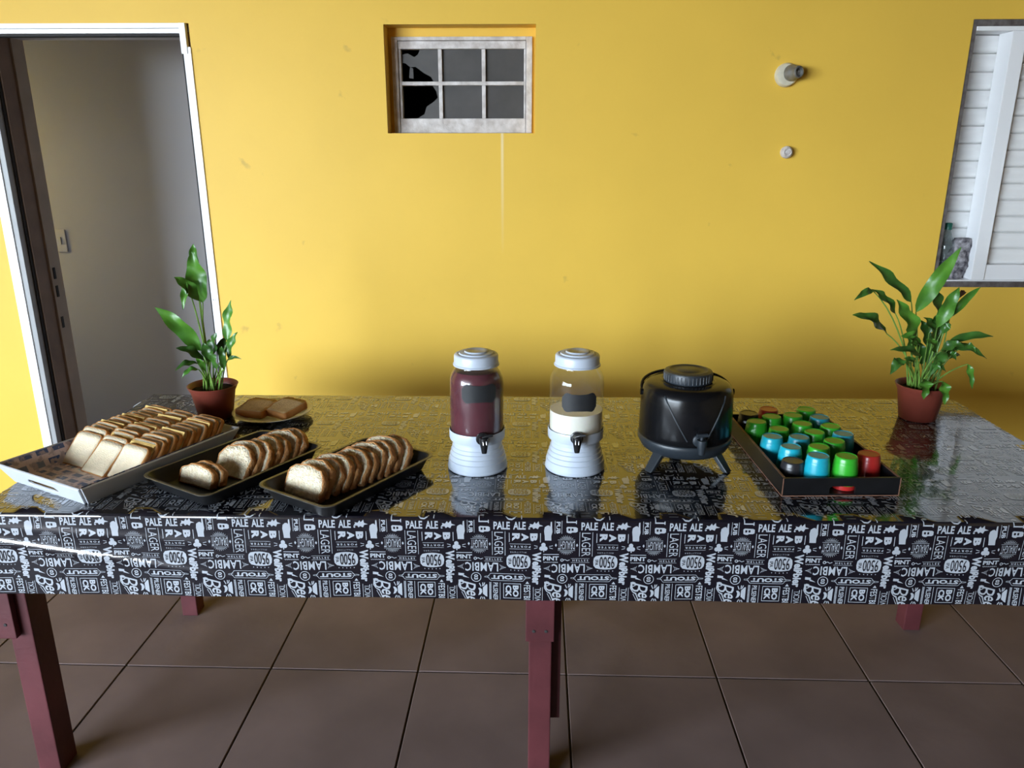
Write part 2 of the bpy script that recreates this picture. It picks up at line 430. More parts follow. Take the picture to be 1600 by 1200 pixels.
# ---- door_1: aluminium frame and wooden jambs
d1 = thing('door_1', 'open doorway with white aluminium frame and brown wooden jamb', 'door', (0, YW, ZF), kind='structure')
fw = 0.034
MB().box(DX0, DX0 + fw + 0.006, -0.006, 0.012, 0, DZ1 - ZF).build('frame_side', M_WHITEALU, d1, bevel=0.002)
MB().box(DX1 - fw + 0.004, DX1, -0.006, 0.012, 0, DZ1 - ZF - 0.085).box(DX1 - fw - 0.002, DX1 - 0.012, -0.010, 0.012, DZ1 - ZF - 0.11, DZ1 - ZF).build('frame_side', M_WHITEALU, d1, bevel=0.0015)
MB().box(DX0, DX1 - 0.014, -0.006, 0.012, DZ1 - ZF - 0.018, DZ1 - ZF).box(DX0, DX1 - 0.014, -0.003, 0.014, DZ1 - ZF - 0.036, DZ1 - ZF - 0.019).build('frame_head', M_WHITEALU, d1, bevel=0.0015)
MB().box(DX0 + 0.03, DX0 + 0.063, 0.0, 0.035, 0, DZ1 - ZF - 0.03).build('channel', M_GREYALU, d1, bevel=0.002)
MB().box(DX0 + 0.055, DX0 + 0.069, 0.035, 0.05, 0, DZ1 - ZF - 0.03).box(DX0 + 0.05, DX1 - 0.03, 0.012, 0.05, DZ1 - ZF - 0.044, DZ1 - ZF - 0.036).box(DX1 - 0.040, DX1 - 0.032, 0.006, 0.05, 0, DZ1 - ZF - 0.036).build('gasket', M_DARKGAP, d1)
MB().box(DX0 - 0.001, DX0 + 0.075, 0.05, 0.135, 0, DZ1 - ZF - 0.03).build('wooden_jamb', M_BROWNWOOD, d1, bevel=0.002)
jb = MB().box(DX0 - 0.001, DX0 + 0.083, 0.135, 0.215, 0, DZ1 - ZF - 0.03).build('jamb_stop', M_TANWOOD, d1, bevel=0.002)
for z in (0.98, 1.06, 0.84):
    MB().box(DX0 + 0.083, DX0 + 0.086, 0.15, 0.165, z, z + 0.05).build('strike_plate', M_DARKGAP, jb)
MB().box(DX1 - 0.03, DX1 + 0.001, 0.012, 0.21, 0, DZ1 - ZF - 0.03).build('wooden_jamb', M_BROWNWOOD, d1, bevel=0.002)
MB().box(DX0, DX1, 0.05, 0.21, DZ1 - ZF - 0.032, DZ1 - ZF).build('head_jamb', M_TAUPE, d1)
for z in (0.72, 1.0):
    MB().lathe([(0.0001, -0.002), (0.005, -0.002), (0.005, 0.001)], 10).build('screw', M_STEEL, d1, loc=(DX1 - 0.018, -0.007, z), rot=(PI / 2, 0, 0))

# ---- window_1: small peeling six-pane window with broken glass
w1 = thing('window_1', 'small six-pane window with peeling white frame and broken glass', 'window', (0, YW + 0.08, 0), kind='structure')
def W1(px): return on_y(px, 120, YW + 0.08).x
def W1z(py): return on_y(720, py, YW + 0.08).z
x0, x1, z0, z1 = W1(613), W1(831.5), W1z(208), W1z(57)
MB().box(x0, W1(622.5), 0, 0.05, z0, z1).build('frame_stile', M_PEEL, w1, bevel=0.003)
MB().box(W1(822), x1, 0, 0.05, z0, z1).build('frame_stile', M_PEEL, w1, bevel=0.003)
MB().box(W1(622.5), W1(822), 0, 0.05, W1z(63), z1).build('frame_head', M_PEEL, w1, bevel=0.003)
MB().box(W1(623), W1(821.5), 0.006, 0.045, W1z(76), W1z(63.5)).build('sash_top_rail', M_PEEL, w1, bevel=0.003)
MB().box(W1(623), W1(821.5), 0.004, 0.045, z0, W1z(185)).build('sash_bottom_rail', M_PEEL, w1, bevel=0.003)
MB().box(W1(623), W1(627), 0.010, 0.045, W1z(185), W1z(76)).build('sash_stile', M_PEEL, w1, bevel=0.002)
MB().box(W1(818.5), W1(821.5), 0.010, 0.045, W1z(185), W1z(76)).build('sash_stile', M_PEEL, w1, bevel=0.002)
MB().box(W1(627), W1(818.5), 0.010, 0.04, W1z(133), W1z(127)).build('muntin', M_PEEL, w1, bevel=0.002)
for a, b in ((684.5, 690.5), (752.5, 758.5)):
    MB().box(W1(a), W1(b), 0.012, 0.04, W1z(185), W1z(76)).build('muntin', M_PEEL, w1, bevel=0.002)
cols = ((627, 684.5), (690.5, 752.5), (758.5, 818.5)); rows = ((76, 127), (133, 185))
MB().plate([(AX0, AZ0), (AX1, AZ0), (AX1, AZ1), (AX0, AZ1)], [[(x0 + .004, z0 + .004), (x1 - .004, z0 + .004), (x1 - .004, z1 - .004), (x0 + .004, z1 - .004)]], 0.02, lambda a, b, c: (a, 0.012 + c, b)).build('plaster_surround', M_WALL, w1)
def pane(poly):
    MB().plate([(W1(a), W1z(b)) for a, b in poly], [], 0.003, lambda a, b, c: (a, 0.026 + c, b)).build('pane', M_PANE, w1)
for ci, (a, b) in enumerate(cols):
    for ri, (c, d) in enumerate(rows):
        if ci > 0:
            pane([(a, d), (b, d), (b, c), (a, c)])
pane([(684.5, 127), (676, 127), (672, 119), (661, 113), (648, 103), (640, 104), (633, 98), (627, 97), (627, 84), (637, 82), (647, 88), (653, 83), (656, 76), (684.5, 76)])
pane([(684.5, 185), (648, 185), (660, 178), (664, 166), (676, 158), (682, 152), (680, 142), (674, 133), (684.5, 133)])
MB().plate([(W1(638), W1z(121)), (W1(645), W1z(122)), (W1(645), W1z(106)), (W1(640), W1z(104))], [], 0.004, lambda a, b, c: (a, 0.02 + c, b)).build('glass_shard', M_PANE, w1)
MB().lathe([(0.0001, 0.02), (0.012, 0.018), (0.017, 0.008), (0.018, 0.0), (0.0001, -0.001)], 14).build('white_object', M_ROLL, w1, loc=(W1(700), 0.06, W1z(183)))
MB().box(-0.008, 0.008, 0, 0.004, 0, 0.055).build('paper_scrap', M_ROLL, w1, loc=(W1(724), 0.032, W1z(177)))

# ---- window_2: shuttered window at the side
w2 = thing('window_2', 'white roller-slat window with dark weathered surround', 'window', (0, YW, 0), kind='structure')
MB().box(BX0, BX0 + 0.018, 0.004, 0.11, BZ0, BZ1).build('surround_side', M_DARKFRAME, w2, bevel=0.002)
MB().box(BX1 - 0.018, BX1, 0.004, 0.11, BZ0, BZ1).build('surround_side', M_DARKFRAME, w2, bevel=0.002)
MB().box(BX0 + 0.018, BX1 - 0.018, 0.004, 0.11, BZ1 - 0.024, BZ1).build('surround_head', M_DARKFRAME, w2, bevel=0.002)
MB().box(BX0 - 0.004, BX1, -0.012, 0.11, BZ0, BZ0 + 0.022).build('sill', M_DARKFRAME, w2, bevel=0.002)
wx0, wx1, wz0, wz1 = BX0 + 0.018, BX1 - 0.018, BZ0 + 0.022, BZ1 - 0.024
MB().box(wx0, wx1, 0.0, 0.11, wz1 - 0.016, wz1).build('track_head', M_WHITEALU, w2, bevel=0.002)
MB().box(wx0, wx1, 0.0, 0.11, wz0, wz0 + 0.006).build('track_foot', M_WHITEALU, w2, bevel=0.002)
MB().box(wx0, wx0 + 0.008, 0.03, 0.11, wz0 + 0.006, wz1 - 0.016).build('track_side', M_GREYALU, w2)
SX0 = 1.822; SF = 0.055
st = MB().box(SX0, SX0 + SF, 0.002, 0.092, wz0 + 0.006, wz1 - 0.016).build('sash_stile', M_WHITEALU, w2, bevel=0.003)
MB().box(2.68, 2.68 + SF, 0.002, 0.092, wz0 + 0.006, wz1 - 0.016).build('sash_stile', M_WHITEALU, w2, bevel=0.003)
MB().box(SX0 + SF, 2.68, 0.006, 0.05, wz0 + 0.006, wz0 + 0.068).build('sash_rail', M_WHITEALU, w2, bevel=0.003)
MB().box(SX0 + SF, 2.68, 0.006, 0.05, wz1 - 0.06, wz1 - 0.016).build('sash_rail', M_WHITEALU, w2, bevel=0.003)
MB().box(SX0 + SF, SX0 + SF + 0.004, 0.012, 0.05, wz0 + 0.068, wz1 - 0.06).build('gasket', M_DARKGAP, w2)
def slat_mesh(L, p):
    prof = [(0.012, 0.0), (0.004, 0.002), (0.0, 0.010), (0.0005, p * 0.35), (0.006, p * 0.55), (0.007, p * 0.75), (0.002, p * 0.93), (0.010, p * 0.985), (0.016, p)]
    mb = MB(); vs = []; fs = []
    for y, z in prof: vs += [(0, y, z), (L, y, z)]
    for k in range(len(prof) - 1): fs.append((2 * k, 2 * k + 1, 2 * k + 3, 2 * k + 2))
    k = len(vs)
    vs += [(0, 0.018, p), (L, 0.018, p), (0, 0.018, 0), (L, 0.018, 0)]
    n = 2 * (len(prof) - 1)
    fs += [(n, n + 1, k + 1, k), (k, k + 1, k + 3, k + 2), (k + 2, k + 3, 1, 0)]
    mb.add(vs, fs); return mb
for (sx, L, y, za, zb) in ((wx0 + 0.008, 0.30, 0.094, wz0 + 0.006, wz1 - 0.016), (SX0 + SF + 0.004, 2.68 - SX0 - SF - 0.004, 0.028, wz0 + 0.068, wz1 - 0.06)):
    n = round((zb - za) / 0.066); p = (zb - za) / n
    base = slat_mesh(L, p).build('slat', M_SLAT, w2, loc=(sx, y, za), smooth=True, auto=0.9)
    for k in range(1, n):
        obj('slat', base.data, w2, (sx, y, za + k * p))

# ---- things standing in the shutter recess
zb = wz0 + 0.006
bt = thing('water_bottle', 'clear plastic bottle with green cap on the window sill', 'bottle', (1.722, YW + 0.048, zb))
MB().lathe([(0.0001, 0.0), (0.026, 0.0), (0.030, 0.006), (0.030, 0.05), (0.028, 0.055), (0.030, 0.06), (0.030, 0.13), (0.028, 0.15), (0.015, 0.185), (0.012, 0.195), (0.012, 0.212)], 20).build('body', M_BOTTLE, bt, smooth=True)
MB().lathe([(0.0145, 0.200), (0.0145, 0.224), (0.012, 0.227), (0.0001, 0.227)], 16).build('cap', M_GREENCAP, bt, smooth=True)
bgm = MB()
nr, ns = 14, 20
vs = []; fs = []
for i in range(nr):
    z = 0.165 * i / (nr - 1)
    for j in range(ns):
        a = 2 * PI * j / ns
        k = math.sin(PI * min(1, 0.12 + 0.88 * (1 - i / (nr - 1))) * 0.9) ** 0.6 if i else 0.85
        r = 0.040 * (0.55 + 0.5 * k) * (1 + 0.16 * math.sin(3 * a + i * 0.9) + 0.09 * math.sin(7 * a - i * 1.7))
        lean = 0.022 * (i / (nr - 1))
        vs.append((r * math.cos(a) * 1.05 + lean, r * 0.62 * math.sin(a), z))
for i in range(nr - 1):
    for j in range(ns):
        fs.append((i * ns + j, i * ns + (j + 1) % ns, (i + 1) * ns + (j + 1) % ns, (i + 1) * ns + j))
fs.append(tuple(range(ns))); fs.append(tuple((nr - 1) * ns + j for j in range(ns)))
bgo = bgm.add(vs, fs).build('fabric_bundle', M_CLOTHBAG, smooth=True, auto=2.0, loc=(1.772, YW + 0.052, zb))
tag(bgo, 'crumpled dark and grey patterned fabric bundle beside the bottle on the sill', 'bundle')

# ---- wall fittings
lh = thing('lamp_holder', 'bare metal lamp socket on a white ceramic base high on the yellow wall', 'lamp holder', (0.985, YW, 1.842))
MB().lathe([(0.0001, 0.0), (0.044, 0.0), (0.044, 0.010), (0.038, 0.020), (0.026, 0.024), (0.0001, 0.024)], 28).build('base', M_CERAMIC, lh, smooth=True, rot=(PI / 2, 0, 0))
so = MB().lathe([(0.030, 0.018), (0.031, 0.03), (0.027, 0.045), (0.022, 0.052), (0.022, 0.070), (0.017, 0.073), (0.015, 0.060), (0.0001, 0.058)], 24).build('socket', M_ZINC, lh, smooth=True, rot=(PI / 2, math.radians(0), math.radians(18)), loc=(0.006, 0, 0.006))
MB().lathe([(0.0001, 0.0), (0.006, 0.0), (0.005, 0.006), (0.0001, 0.007)], 10).build('screw', M_STEEL, lh, loc=(0.026, -0.052, 0.012), rot=(PI / 2, 0, 0.6))
cp = thing('blanking_cap', 'small round white cap on the yellow wall below the lamp socket', 'cap', (1.014, YW, 1.558))
MB().lathe([(0.0001, 0.0), (0.023, 0.0), (0.024, 0.010), (0.020, 0.022), (0.014, 0.026), (0.013, 0.020), (0.008, 0.021), (0.007, 0.027), (0.0001, 0.028)], 22).build('cover', M_PEEL, cp, smooth=True, rot=(PI / 2, 0, 0))

# ================================================================== TABLE AND CLOTH
TX0, TX1, TY0, TY1 = -1.305, 1.447, 1.614, 2.530
tb = thing('table', 'long wooden table with oxblood red painted legs under the printed cloth', 'table', (0, 0, ZF))
top = ZT - ZF
MB().box(TX0 + 0.006, TX1 - 0.006, TY0 + 0.006, TY1 - 0.006, top - 0.034, top - 0.003).build('tabletop', M_RED, tb, bevel=0.003)
for y in (TY0 + 0.03, TY1 - 0.055):
    MB().box(TX0 + 0.02, TX1 - 0.02, y + (0.06 if y < 2 else -0.06), y + 0.025 + (0.06 if y < 2 else -0.06), top - 0.12, top - 0.034).build('apron', M_RED, tb, bevel=0.002)
def leg(xa, xb, ya, yb, cleat=None):
    lg = MB().box(xa, xb, ya, yb, 0, top - 0.034).build('leg', M_RED, tb, bevel=0.003)
    if cleat:
        k = MB().box(*cleat).build('cleat', M_RED, lg, bevel=0.002)
        for dx in (-0.015, 0.015):
            MB().lathe([(0.0001, 0.002), (0.004, 0.0015), (0.0045, 0)], 8).build('nail', M_DARKGAP, lg, loc=((cleat[0] + cleat[1]) / 2 + dx, cleat[2], 0.475), rot=(PI / 2, 0, 0))
    return lg
leg(-1.302, -1.244, 1.648, 1.722, (-1.345, -1.272, 1.628, 1.647, 0.435, top - 0.036))
ml = leg(0.006, 0.063, 1.648, 1.712, (-0.002, 0.068, 1.630, 1.647, 0.445, top - 0.036))
MB().box(0.0635, 0.088, 1.685, 1.712, 0.175, top - 0.036).build('cleat', M_RED, ml, bevel=0.002)
leg(1.36, 1.42, 1.648, 1.722, (1.352, 1.428, 1.628, 1.647, 0.435, top - 0.036))
leg(-1.238, -1.183, 2.386, 2.446)
leg(0.006, 0.063, 2.386, 2.446)
leg(1.315, 1.372, 2.353, 2.413)

HEM = 0.214
def sstep(a, b, x):
    t = min(1.0, max(0.0, (x - a) / (b - a))); return t * t * (3 - 2 * t)
def drape(s, d):
    """outward swell of the front skirt, s along the table, d down from the fold"""
    k = sstep(0.0, 0.10, d)
    w = 0.0022 * math.sin(s * 9.0 + d * 6) + 0.0012 * math.sin(s * 23 + 1.3)
    lf = 1 - sstep(-1.15, -0.45, s)
    c = d - 0.035 - (s + 1.25) * 0.075
    w += lf * 0.0046 * math.exp(-(c / 0.011) ** 2)
    c2 = d - 0.075 - (s + 1.25) * 0.16
    w += lf * 0.0042 * math.exp(-(c2 / 0.010) ** 2)
    rf = sstep(0.8, 1.2, s)
    w += rf * 0.004 * math.sin(s * 30 + d * 18)
    return 0.004 + k * w
TL = TY1 - TY0
def cloth(s, t, lift=0.0):
    """s: across; t: 0 at the back fold, TL at the front fold, beyond hangs down"""
    x, y, z = s, TY1 - t, ZT
    if t > TL:
        d = t - TL
        return (x, TY0 - drape(s, d) * sstep(-0.001, 0.006, d) - lift, ZT - d)
    if s < TX0:
        return (TX0 - 0.003 - lift - 0.003 * math.sin(t * 14), y, ZT - (TX0 - s))
    if s > TX1:
        return (TX1 + 0.003 + lift + 0.003 * math.sin(t * 14), y, ZT - (s - TX1))
    if t < 0:
        return (x, TY1 + 0.003 + lift, ZT + t)
    return (x, y, z + lift)
tc_root = thing('tablecloth', 'glossy black vinyl tablecloth printed with white beer lettering', 'tablecloth', (0, 0, 0))
def grid(s0, s1, t0, t1, ns, nt):
    vs = [cloth(s0 + (s1 - s0) * i / ns, t0 + (t1 - t0) * j / nt) for j in range(nt + 1) for i in range(ns + 1)]
    fs = [(j * (ns + 1) + i, j * (ns + 1) + i + 1, (j + 1) * (ns + 1) + i + 1, (j + 1) * (ns + 1) + i) for j in range(nt) for i in range(ns)]
    return vs, fs
cm = MB()
for a in ((TX0, TX1, 0, TL, 60, 24), (TX0, TX1, TL, TL + HEM, 280, 44), (TX0 - HEM, TX0, 0, TL, 16, 50), (TX1, TX1 + HEM, 0, TL, 16, 50), (TX0, TX1, -HEM, 0, 60, 8)):
    cm.add(*grid(*a))
me = mesh_from('sheet', cm.v, cm.f, M_VINYL)
bm = bmesh.new(); bm.from_mesh(me)
bmesh.ops.remove_doubles(bm, verts=bm.verts[:], dist=0.0005)
for f in bm.faces: f.smooth = True
for e in bm.edges:
    if len(e.link_faces) == 2 and e.calc_face_angle(0) > 0.6: e.smooth = False
bm.to_mesh(me); bm.free()
obj('sheet', me, tc_root)

# ---- the print: one repeat is 136 x 149 units
UX = 0.2035 / 136; VY = 0.214 / 128
VP = 149
pv = []; pt = []
def add2d(V, T):
    k = len(pv); pv.extend(V); pt.extend([tuple(i + k for i in t) for t in T])
def poly(outer, holes=()):
    bm = bmesh.new()
    for loop in [outer] + list(holes):
        vs = [bm.verts.new((p[0], p[1], 0)) for p in loop]
        for i in range(len(vs)): bm.edges.new((vs[i], vs[(i + 1) % len(vs)]))
    bmesh.ops.triangle_fill(bm, use_beauty=True, use_dissolve=False, edges=bm.edges[:], normal=(0, 0, 1))
    bm.verts.index_update()
    add2d([(v.co.x, v.co.y) for v in bm.verts], [tuple(v.index for v in f.verts) for f in bm.faces]); bm.free()
def rect(u0, v0, u1, v1): add2d([(u0, v0), (u1, v0), (u1, v1), (u0, v1)], [(0, 1, 2), (0, 2, 3)])
def line(u0, v0, u1, v1, w=0.7):
    d = math.hypot(u1 - u0, v1 - v0); nx, ny = -(v1 - v0) / d * w / 2, (u1 - u0) / d * w / 2
    add2d([(u0 + nx, v0 + ny), (u1 + nx, v1 + ny), (u1 - nx, v1 - ny), (u0 - nx, v0 - ny)], [(0, 1, 2), (0, 2, 3)])
def path(pts, w=0.8):
    for a, b in zip(pts[:-1], pts[1:]): line(*a, *b, w)
def disc(u, v, ru, rv=None, n=14, ph=0.0):
    rv = rv or ru
    return [(u + ru * math.cos(2 * PI * i / n + ph), v + rv * math.sin(2 * PI * i / n + ph)) for i in range(n)]
_cache = {}
def glyphs(txt, bold, shear, sp):
    key = (txt, bold, shear, sp)
    if key in _cache: return _cache[key]
    cu = bpy.data.curves.new('lettering', 'FONT')
    cu.body = txt; cu.resolution_u = 2; cu.offset = bold; cu.shear = shear; cu.space_character = sp
    ob = bpy.data.objects.new('lettering', cu); C.objects.link(ob)
    dg = bpy.context.evaluated_depsgraph_get()
    me = ob.evaluated_get(dg).to_mesh()
    V = [(v.co.x, v.co.y) for v in me.vertices]
    me.calc_loop_triangles()
    T = [tuple(t.vertices) for t in me.loop_triangles]
    bpy.data.objects.remove(ob); bpy.data.curves.remove(cu)
    xs = [v[0] for v in V]; ys = [v[1] for v in V]
    V = [((x - min(xs)) / (max(xs) - min(xs)), (y - min(ys)) / (max(ys) - min(ys))) for x, y in V]
    _cache[key] = (V, T); return V, T
def text(txt, u0, v0, u1, v1, rot=0, bold=0.02, shear=0.0, sp=1.0, out=None):
    V, T = glyphs(txt, bold, shear, sp)
    du, dv = u1 - u0, v1 - v0
    if rot == 0: Q = [(u0 + a * du, v1 - b * dv) for a, b in V]
    elif rot == 180: Q = [(u1 - a * du, v0 + b * dv) for a, b in V]
    elif rot == 90: Q = [(u0 + b * du, v0 + a * dv) for a, b in V]
    else: Q = [(u1 - b * du, v1 - a * dv) for a, b in V]
    if out is None: add2d(Q, T)
    else: out.append((Q, T))
dark = []                       # dark lettering that sits on white shapes
text('PALE', 0, 5, 25.5, 17, 0, 0.03); text('ALE', 30.5, 5, 50, 17, 0, 0.03)
poly([(54, 14), (57, 10), (56, 8), (61, 9), (64, 5), (66, 8), (70, 4), (71, 9), (77, 11), (71, 12), (69, 16), (65, 14), (62, 16), (60, 13)])
poly(disc(55.5, 15.5, 1.6, 1.2, 7))
poly([(80, 33), (79.5, 26), (78.5, 19), (79.5, 13), (83, 10.5), (86, 10), (88, 12), (88.5, 5), (90.5, 4.5), (91, 14), (91.5, 20), (89.8, 26), (90, 33)])
text('PUB', 97.3, 4.5, 103.7, 22.5, 90, 0.03); line(95.4, 3, 95.4, 22.5); line(106, 3, 106, 22.5)
rect(113, -6, 114.6, 4); rect(113, 4, 129, 6); rect(127.6, 2.5, 129, 7.5)
poly([(113, 13.5), (115, 12), (128, 12.5), (130.5, 14), (130.5, 19), (128, 20.5), (122, 20.5), (120, 22), (116, 21.5), (113.5, 20)], [[(116, 14.5), (119, 14.5), (119, 18), (116, 18)], [(121, 14.5), (124, 14.5), (124, 18), (121, 18)]])
text('LAGER', 1.2, 21, 15, 57, 90, -0.004); line(-2, 20, -2, 57); line(18, 20, 18, 57)
text('R', 29, 22.5, 41, 34.5, 90, 0.055); text('A', 43.5, 22.5, 54.5, 34.5, 90, 0.055); text('B', 57, 22.5, 68.5, 34.5, 90, 0.055)
line(24.5, 22, 24.5, 36, 1.0); line(73, 22, 73, 36, 1.0)
text('PORTER', 26, 41.4, 57.5, 44.4, 180, 0.02, 0, 1.6); line(25, 39, 58, 39, 0.5); line(25, 46.6, 58, 46.6, 0.5)
for a in (-PI / 2, PI / 6 + 0.1, 5 * PI / 6 - 0.1):
    poly(disc(77.8 + 3.6 * math.cos(a), 43.2 + 3.4 * math.sin(a), 3.5, 3.4, 11))
line(77.8, 44, 78.4, 50.6, 1.5)
for sgn in (-1, 1):
    line(77.8 + sgn * 9, 42, 77.8 + sgn * 14.5, 40.8, 0.8); line(77.8 + sgn * 9, 44, 77.8 + sgn * 14.5, 45.6, 0.8)
text('DRAUGHT', 100.5, 33.5, 126.5, 46.5, 180, 0.0)
line(100, 32, 127, 32, 0.5); line(100, 48, 127, 48, 0.5)
for k in range(-9, 10):
    a = k * 0.105
    for sg in (-1, 1):
        q0 = 9.2 / max(0.35, math.cos(a)); q1 = 15.0 if k % 2 else 13.2
        if q0 < q1: line(113.5 + q0 * math.sin(a), 40 + sg * q0 * math.cos(a), 113.5 + q1 * math.sin(a), 40 + sg * q1 * math.cos(a), 0.42)
for u in (97.2, 130): poly([(u - 1.6, 40), (u, 37.4), (u + 1.6, 40), (u, 42.6)])
text('MILLITORR', 26, 50.6, 51, 52.6, 180, 0.0, 0, 1.7)
bar = [(20, 66), (20.8, 60), (24, 56.6), (32, 55.2), (39, 54.8), (46, 55.2), (54, 56.8), (57, 60), (58, 66), (57, 72), (54, 75.8), (46, 77.2), (39, 77.6), (32, 77.2), (24, 75.6), (20.8, 72)]
poly(bar)
text('9500', 29.5, 57, 53, 75, 180, 0.004, 0, 1.0, dark)
text('IPA', 22.5, 62, 27.5, 71, 90, 0.0, 0, 1.0, dark)
for k in range(5): poly(disc(27 + k * 6, 80.3 - abs(k - 2) * 0.25, 0.8, 0.8, 6))
text('Wei\u00dfbier', 60.5, 51, 74.5, 102, 90, 0.045)
text('PINT', 77.5, 57, 102, 63.5, 0, 0.04); line(77.5, 54.2, 102, 54.2, 0.9)
path([(78 + k * 1.5, 66.4 + (0.7 if k % 2 else -0.7)) for k in range(16)], 0.6)
poly(disc(107, 63, 2.6, 2.3, 12), [disc(107, 63, 1.5, 1.3, 9)]); path([(109.5, 63), (112, 62), (115, 64), (119, 62.6)], 0.9)
text('HELLES', 123.5, 62.2, 148, 65.2, 0, 0.02, 0, 1.6); line(121, 60.6, 150, 60.6, 0.45); line(121, 66.8, 150, 66.8, 0.45)
text('LAMBIC', 91, 69, 143, 83, 180, 0.018, 0, 1.08)
for k in range(4):
    h = 4.4 - k * 1.3
    line(88.5 - k * 2.3, 76 - h, 88.5 - k * 2.3 - 3.0, 76, 0.5); line(88.5 - k * 2.3, 76 + h, 88.5 - k * 2.3 - 3.0, 76, 0.5)
    line(145.5 + k * 2.3, 76 - h, 148.5 + k * 2.3, 76, 0.5); line(145.5 + k * 2.3, 76 + h, 148.5 + k * 2.3, 76, 0.5)
path([(-5, 86), (46, 86), (51, 91.5), (46, 97), (-5, 97), (-10, 91.5), (-5, 86)], 0.65)
text('STOUT', -4, 88.4, 46, 94.8, 180, 0.045)
line(47, 90, 58, 91, 0.5); line(47, 93, 58, 92, 0.5); line(-7, 90, -15, 91, 0.5); line(-7, 93, -15, 92, 0.5)
poly([(80, 86), (89, 87), (88.5, 89.5), (97, 94.2), (87, 92), (87.5, 90.6), (80, 90)])
poly(disc(108, 92.5, 8.2, 7.6, 18), [list(reversed(disc(108, 92.5, 7.2, 6.6, 18)))])
text('03', 104.6, 88.4, 111.2, 96.6, 90, 0.035)
text('B', 80, 97, 107, 114, 90, -0.006, 0.35); path([(80, 99), (83, 97), (87, 98), (88, 102), (84, 104), (80.5, 102), (80, 107), (84, 113), (90, 115.5)], 1.3)
text('eer', 92, 114, 107, 142, 90, 0.012, 0.35)
path([(86, 114), (89, 116), (95, 130)], 1.6); path([(84.5, 116), (92, 130)], 0.8)
poly([(111, 110), (114, 109.5), (117, 112), (117.5, 116), (115, 120), (111, 121.5), (112.5, 118), (113, 114)])
poly([(118.5, 109), (124, 103.5), (125.6, 104), (125.4, 123.6), (123, 122.6), (118.5, 119)])
for a, b in (((113, 102), (115.5, 107.5)), ((118.5, 101), (118, 107)), ((121.5, 101), (119.6, 106)), ((113.5, 128.5), (116, 123.5)), ((118, 129), (118, 124)), ((122, 128.5), (120, 124))): line(*a, *b, 1.3)
path([(130.4 + (1.7 if k % 2 else -1.7), 100 + k * 2.3) for k in range(13)], 0.7); path([(130.4 - (1.7 if k % 2 else -1.7), 100 + k * 2.3) for k in range(13)], 0.7)
text('PILSENER', -1, 100.5, 6.6, 129, 90, 0.015); line(10, 100, 10, 130)
path([(15.5, 101.5), (42.5, 101.5), (42.5, 124.5), (15.5, 124.5), (15.5, 101.5)], 0.8)
text('BO', 30, 104, 39.5, 122.5, 90, 0.045); text('CK', 18.5, 104, 28, 122.5, 90, 0.045)
text('FESTBIER', 47.5, 103, 58, 137, 90, 0.012); poly([(50, 101), (53, 97), (56, 101)])
text('ZWICKL', 65, 107, 74.5, 137, 270, 0.0); line(62.6, 106, 62.6, 139); line(77, 106, 77, 139)
rect(24, 129.5, 44, 131.4); rect(24, 131.4, 26, 137); rect(42, 131.4, 44, 137); rect(31, 133, 37, 136)
path([(19, 147), (23, 150.5), (29, 151), (34, 148.5), (36, 146)], 1.6); line(43.6, 143, 43.6, 150.5, 1.4)
path([(110, 133), (116, 137), (122, 134), (127, 138)], 1.2); poly(disc(118, 143, 3.5, 2.6, 10)); rect(0, 134, 14, 135); rect(0, 143, 14, 144)

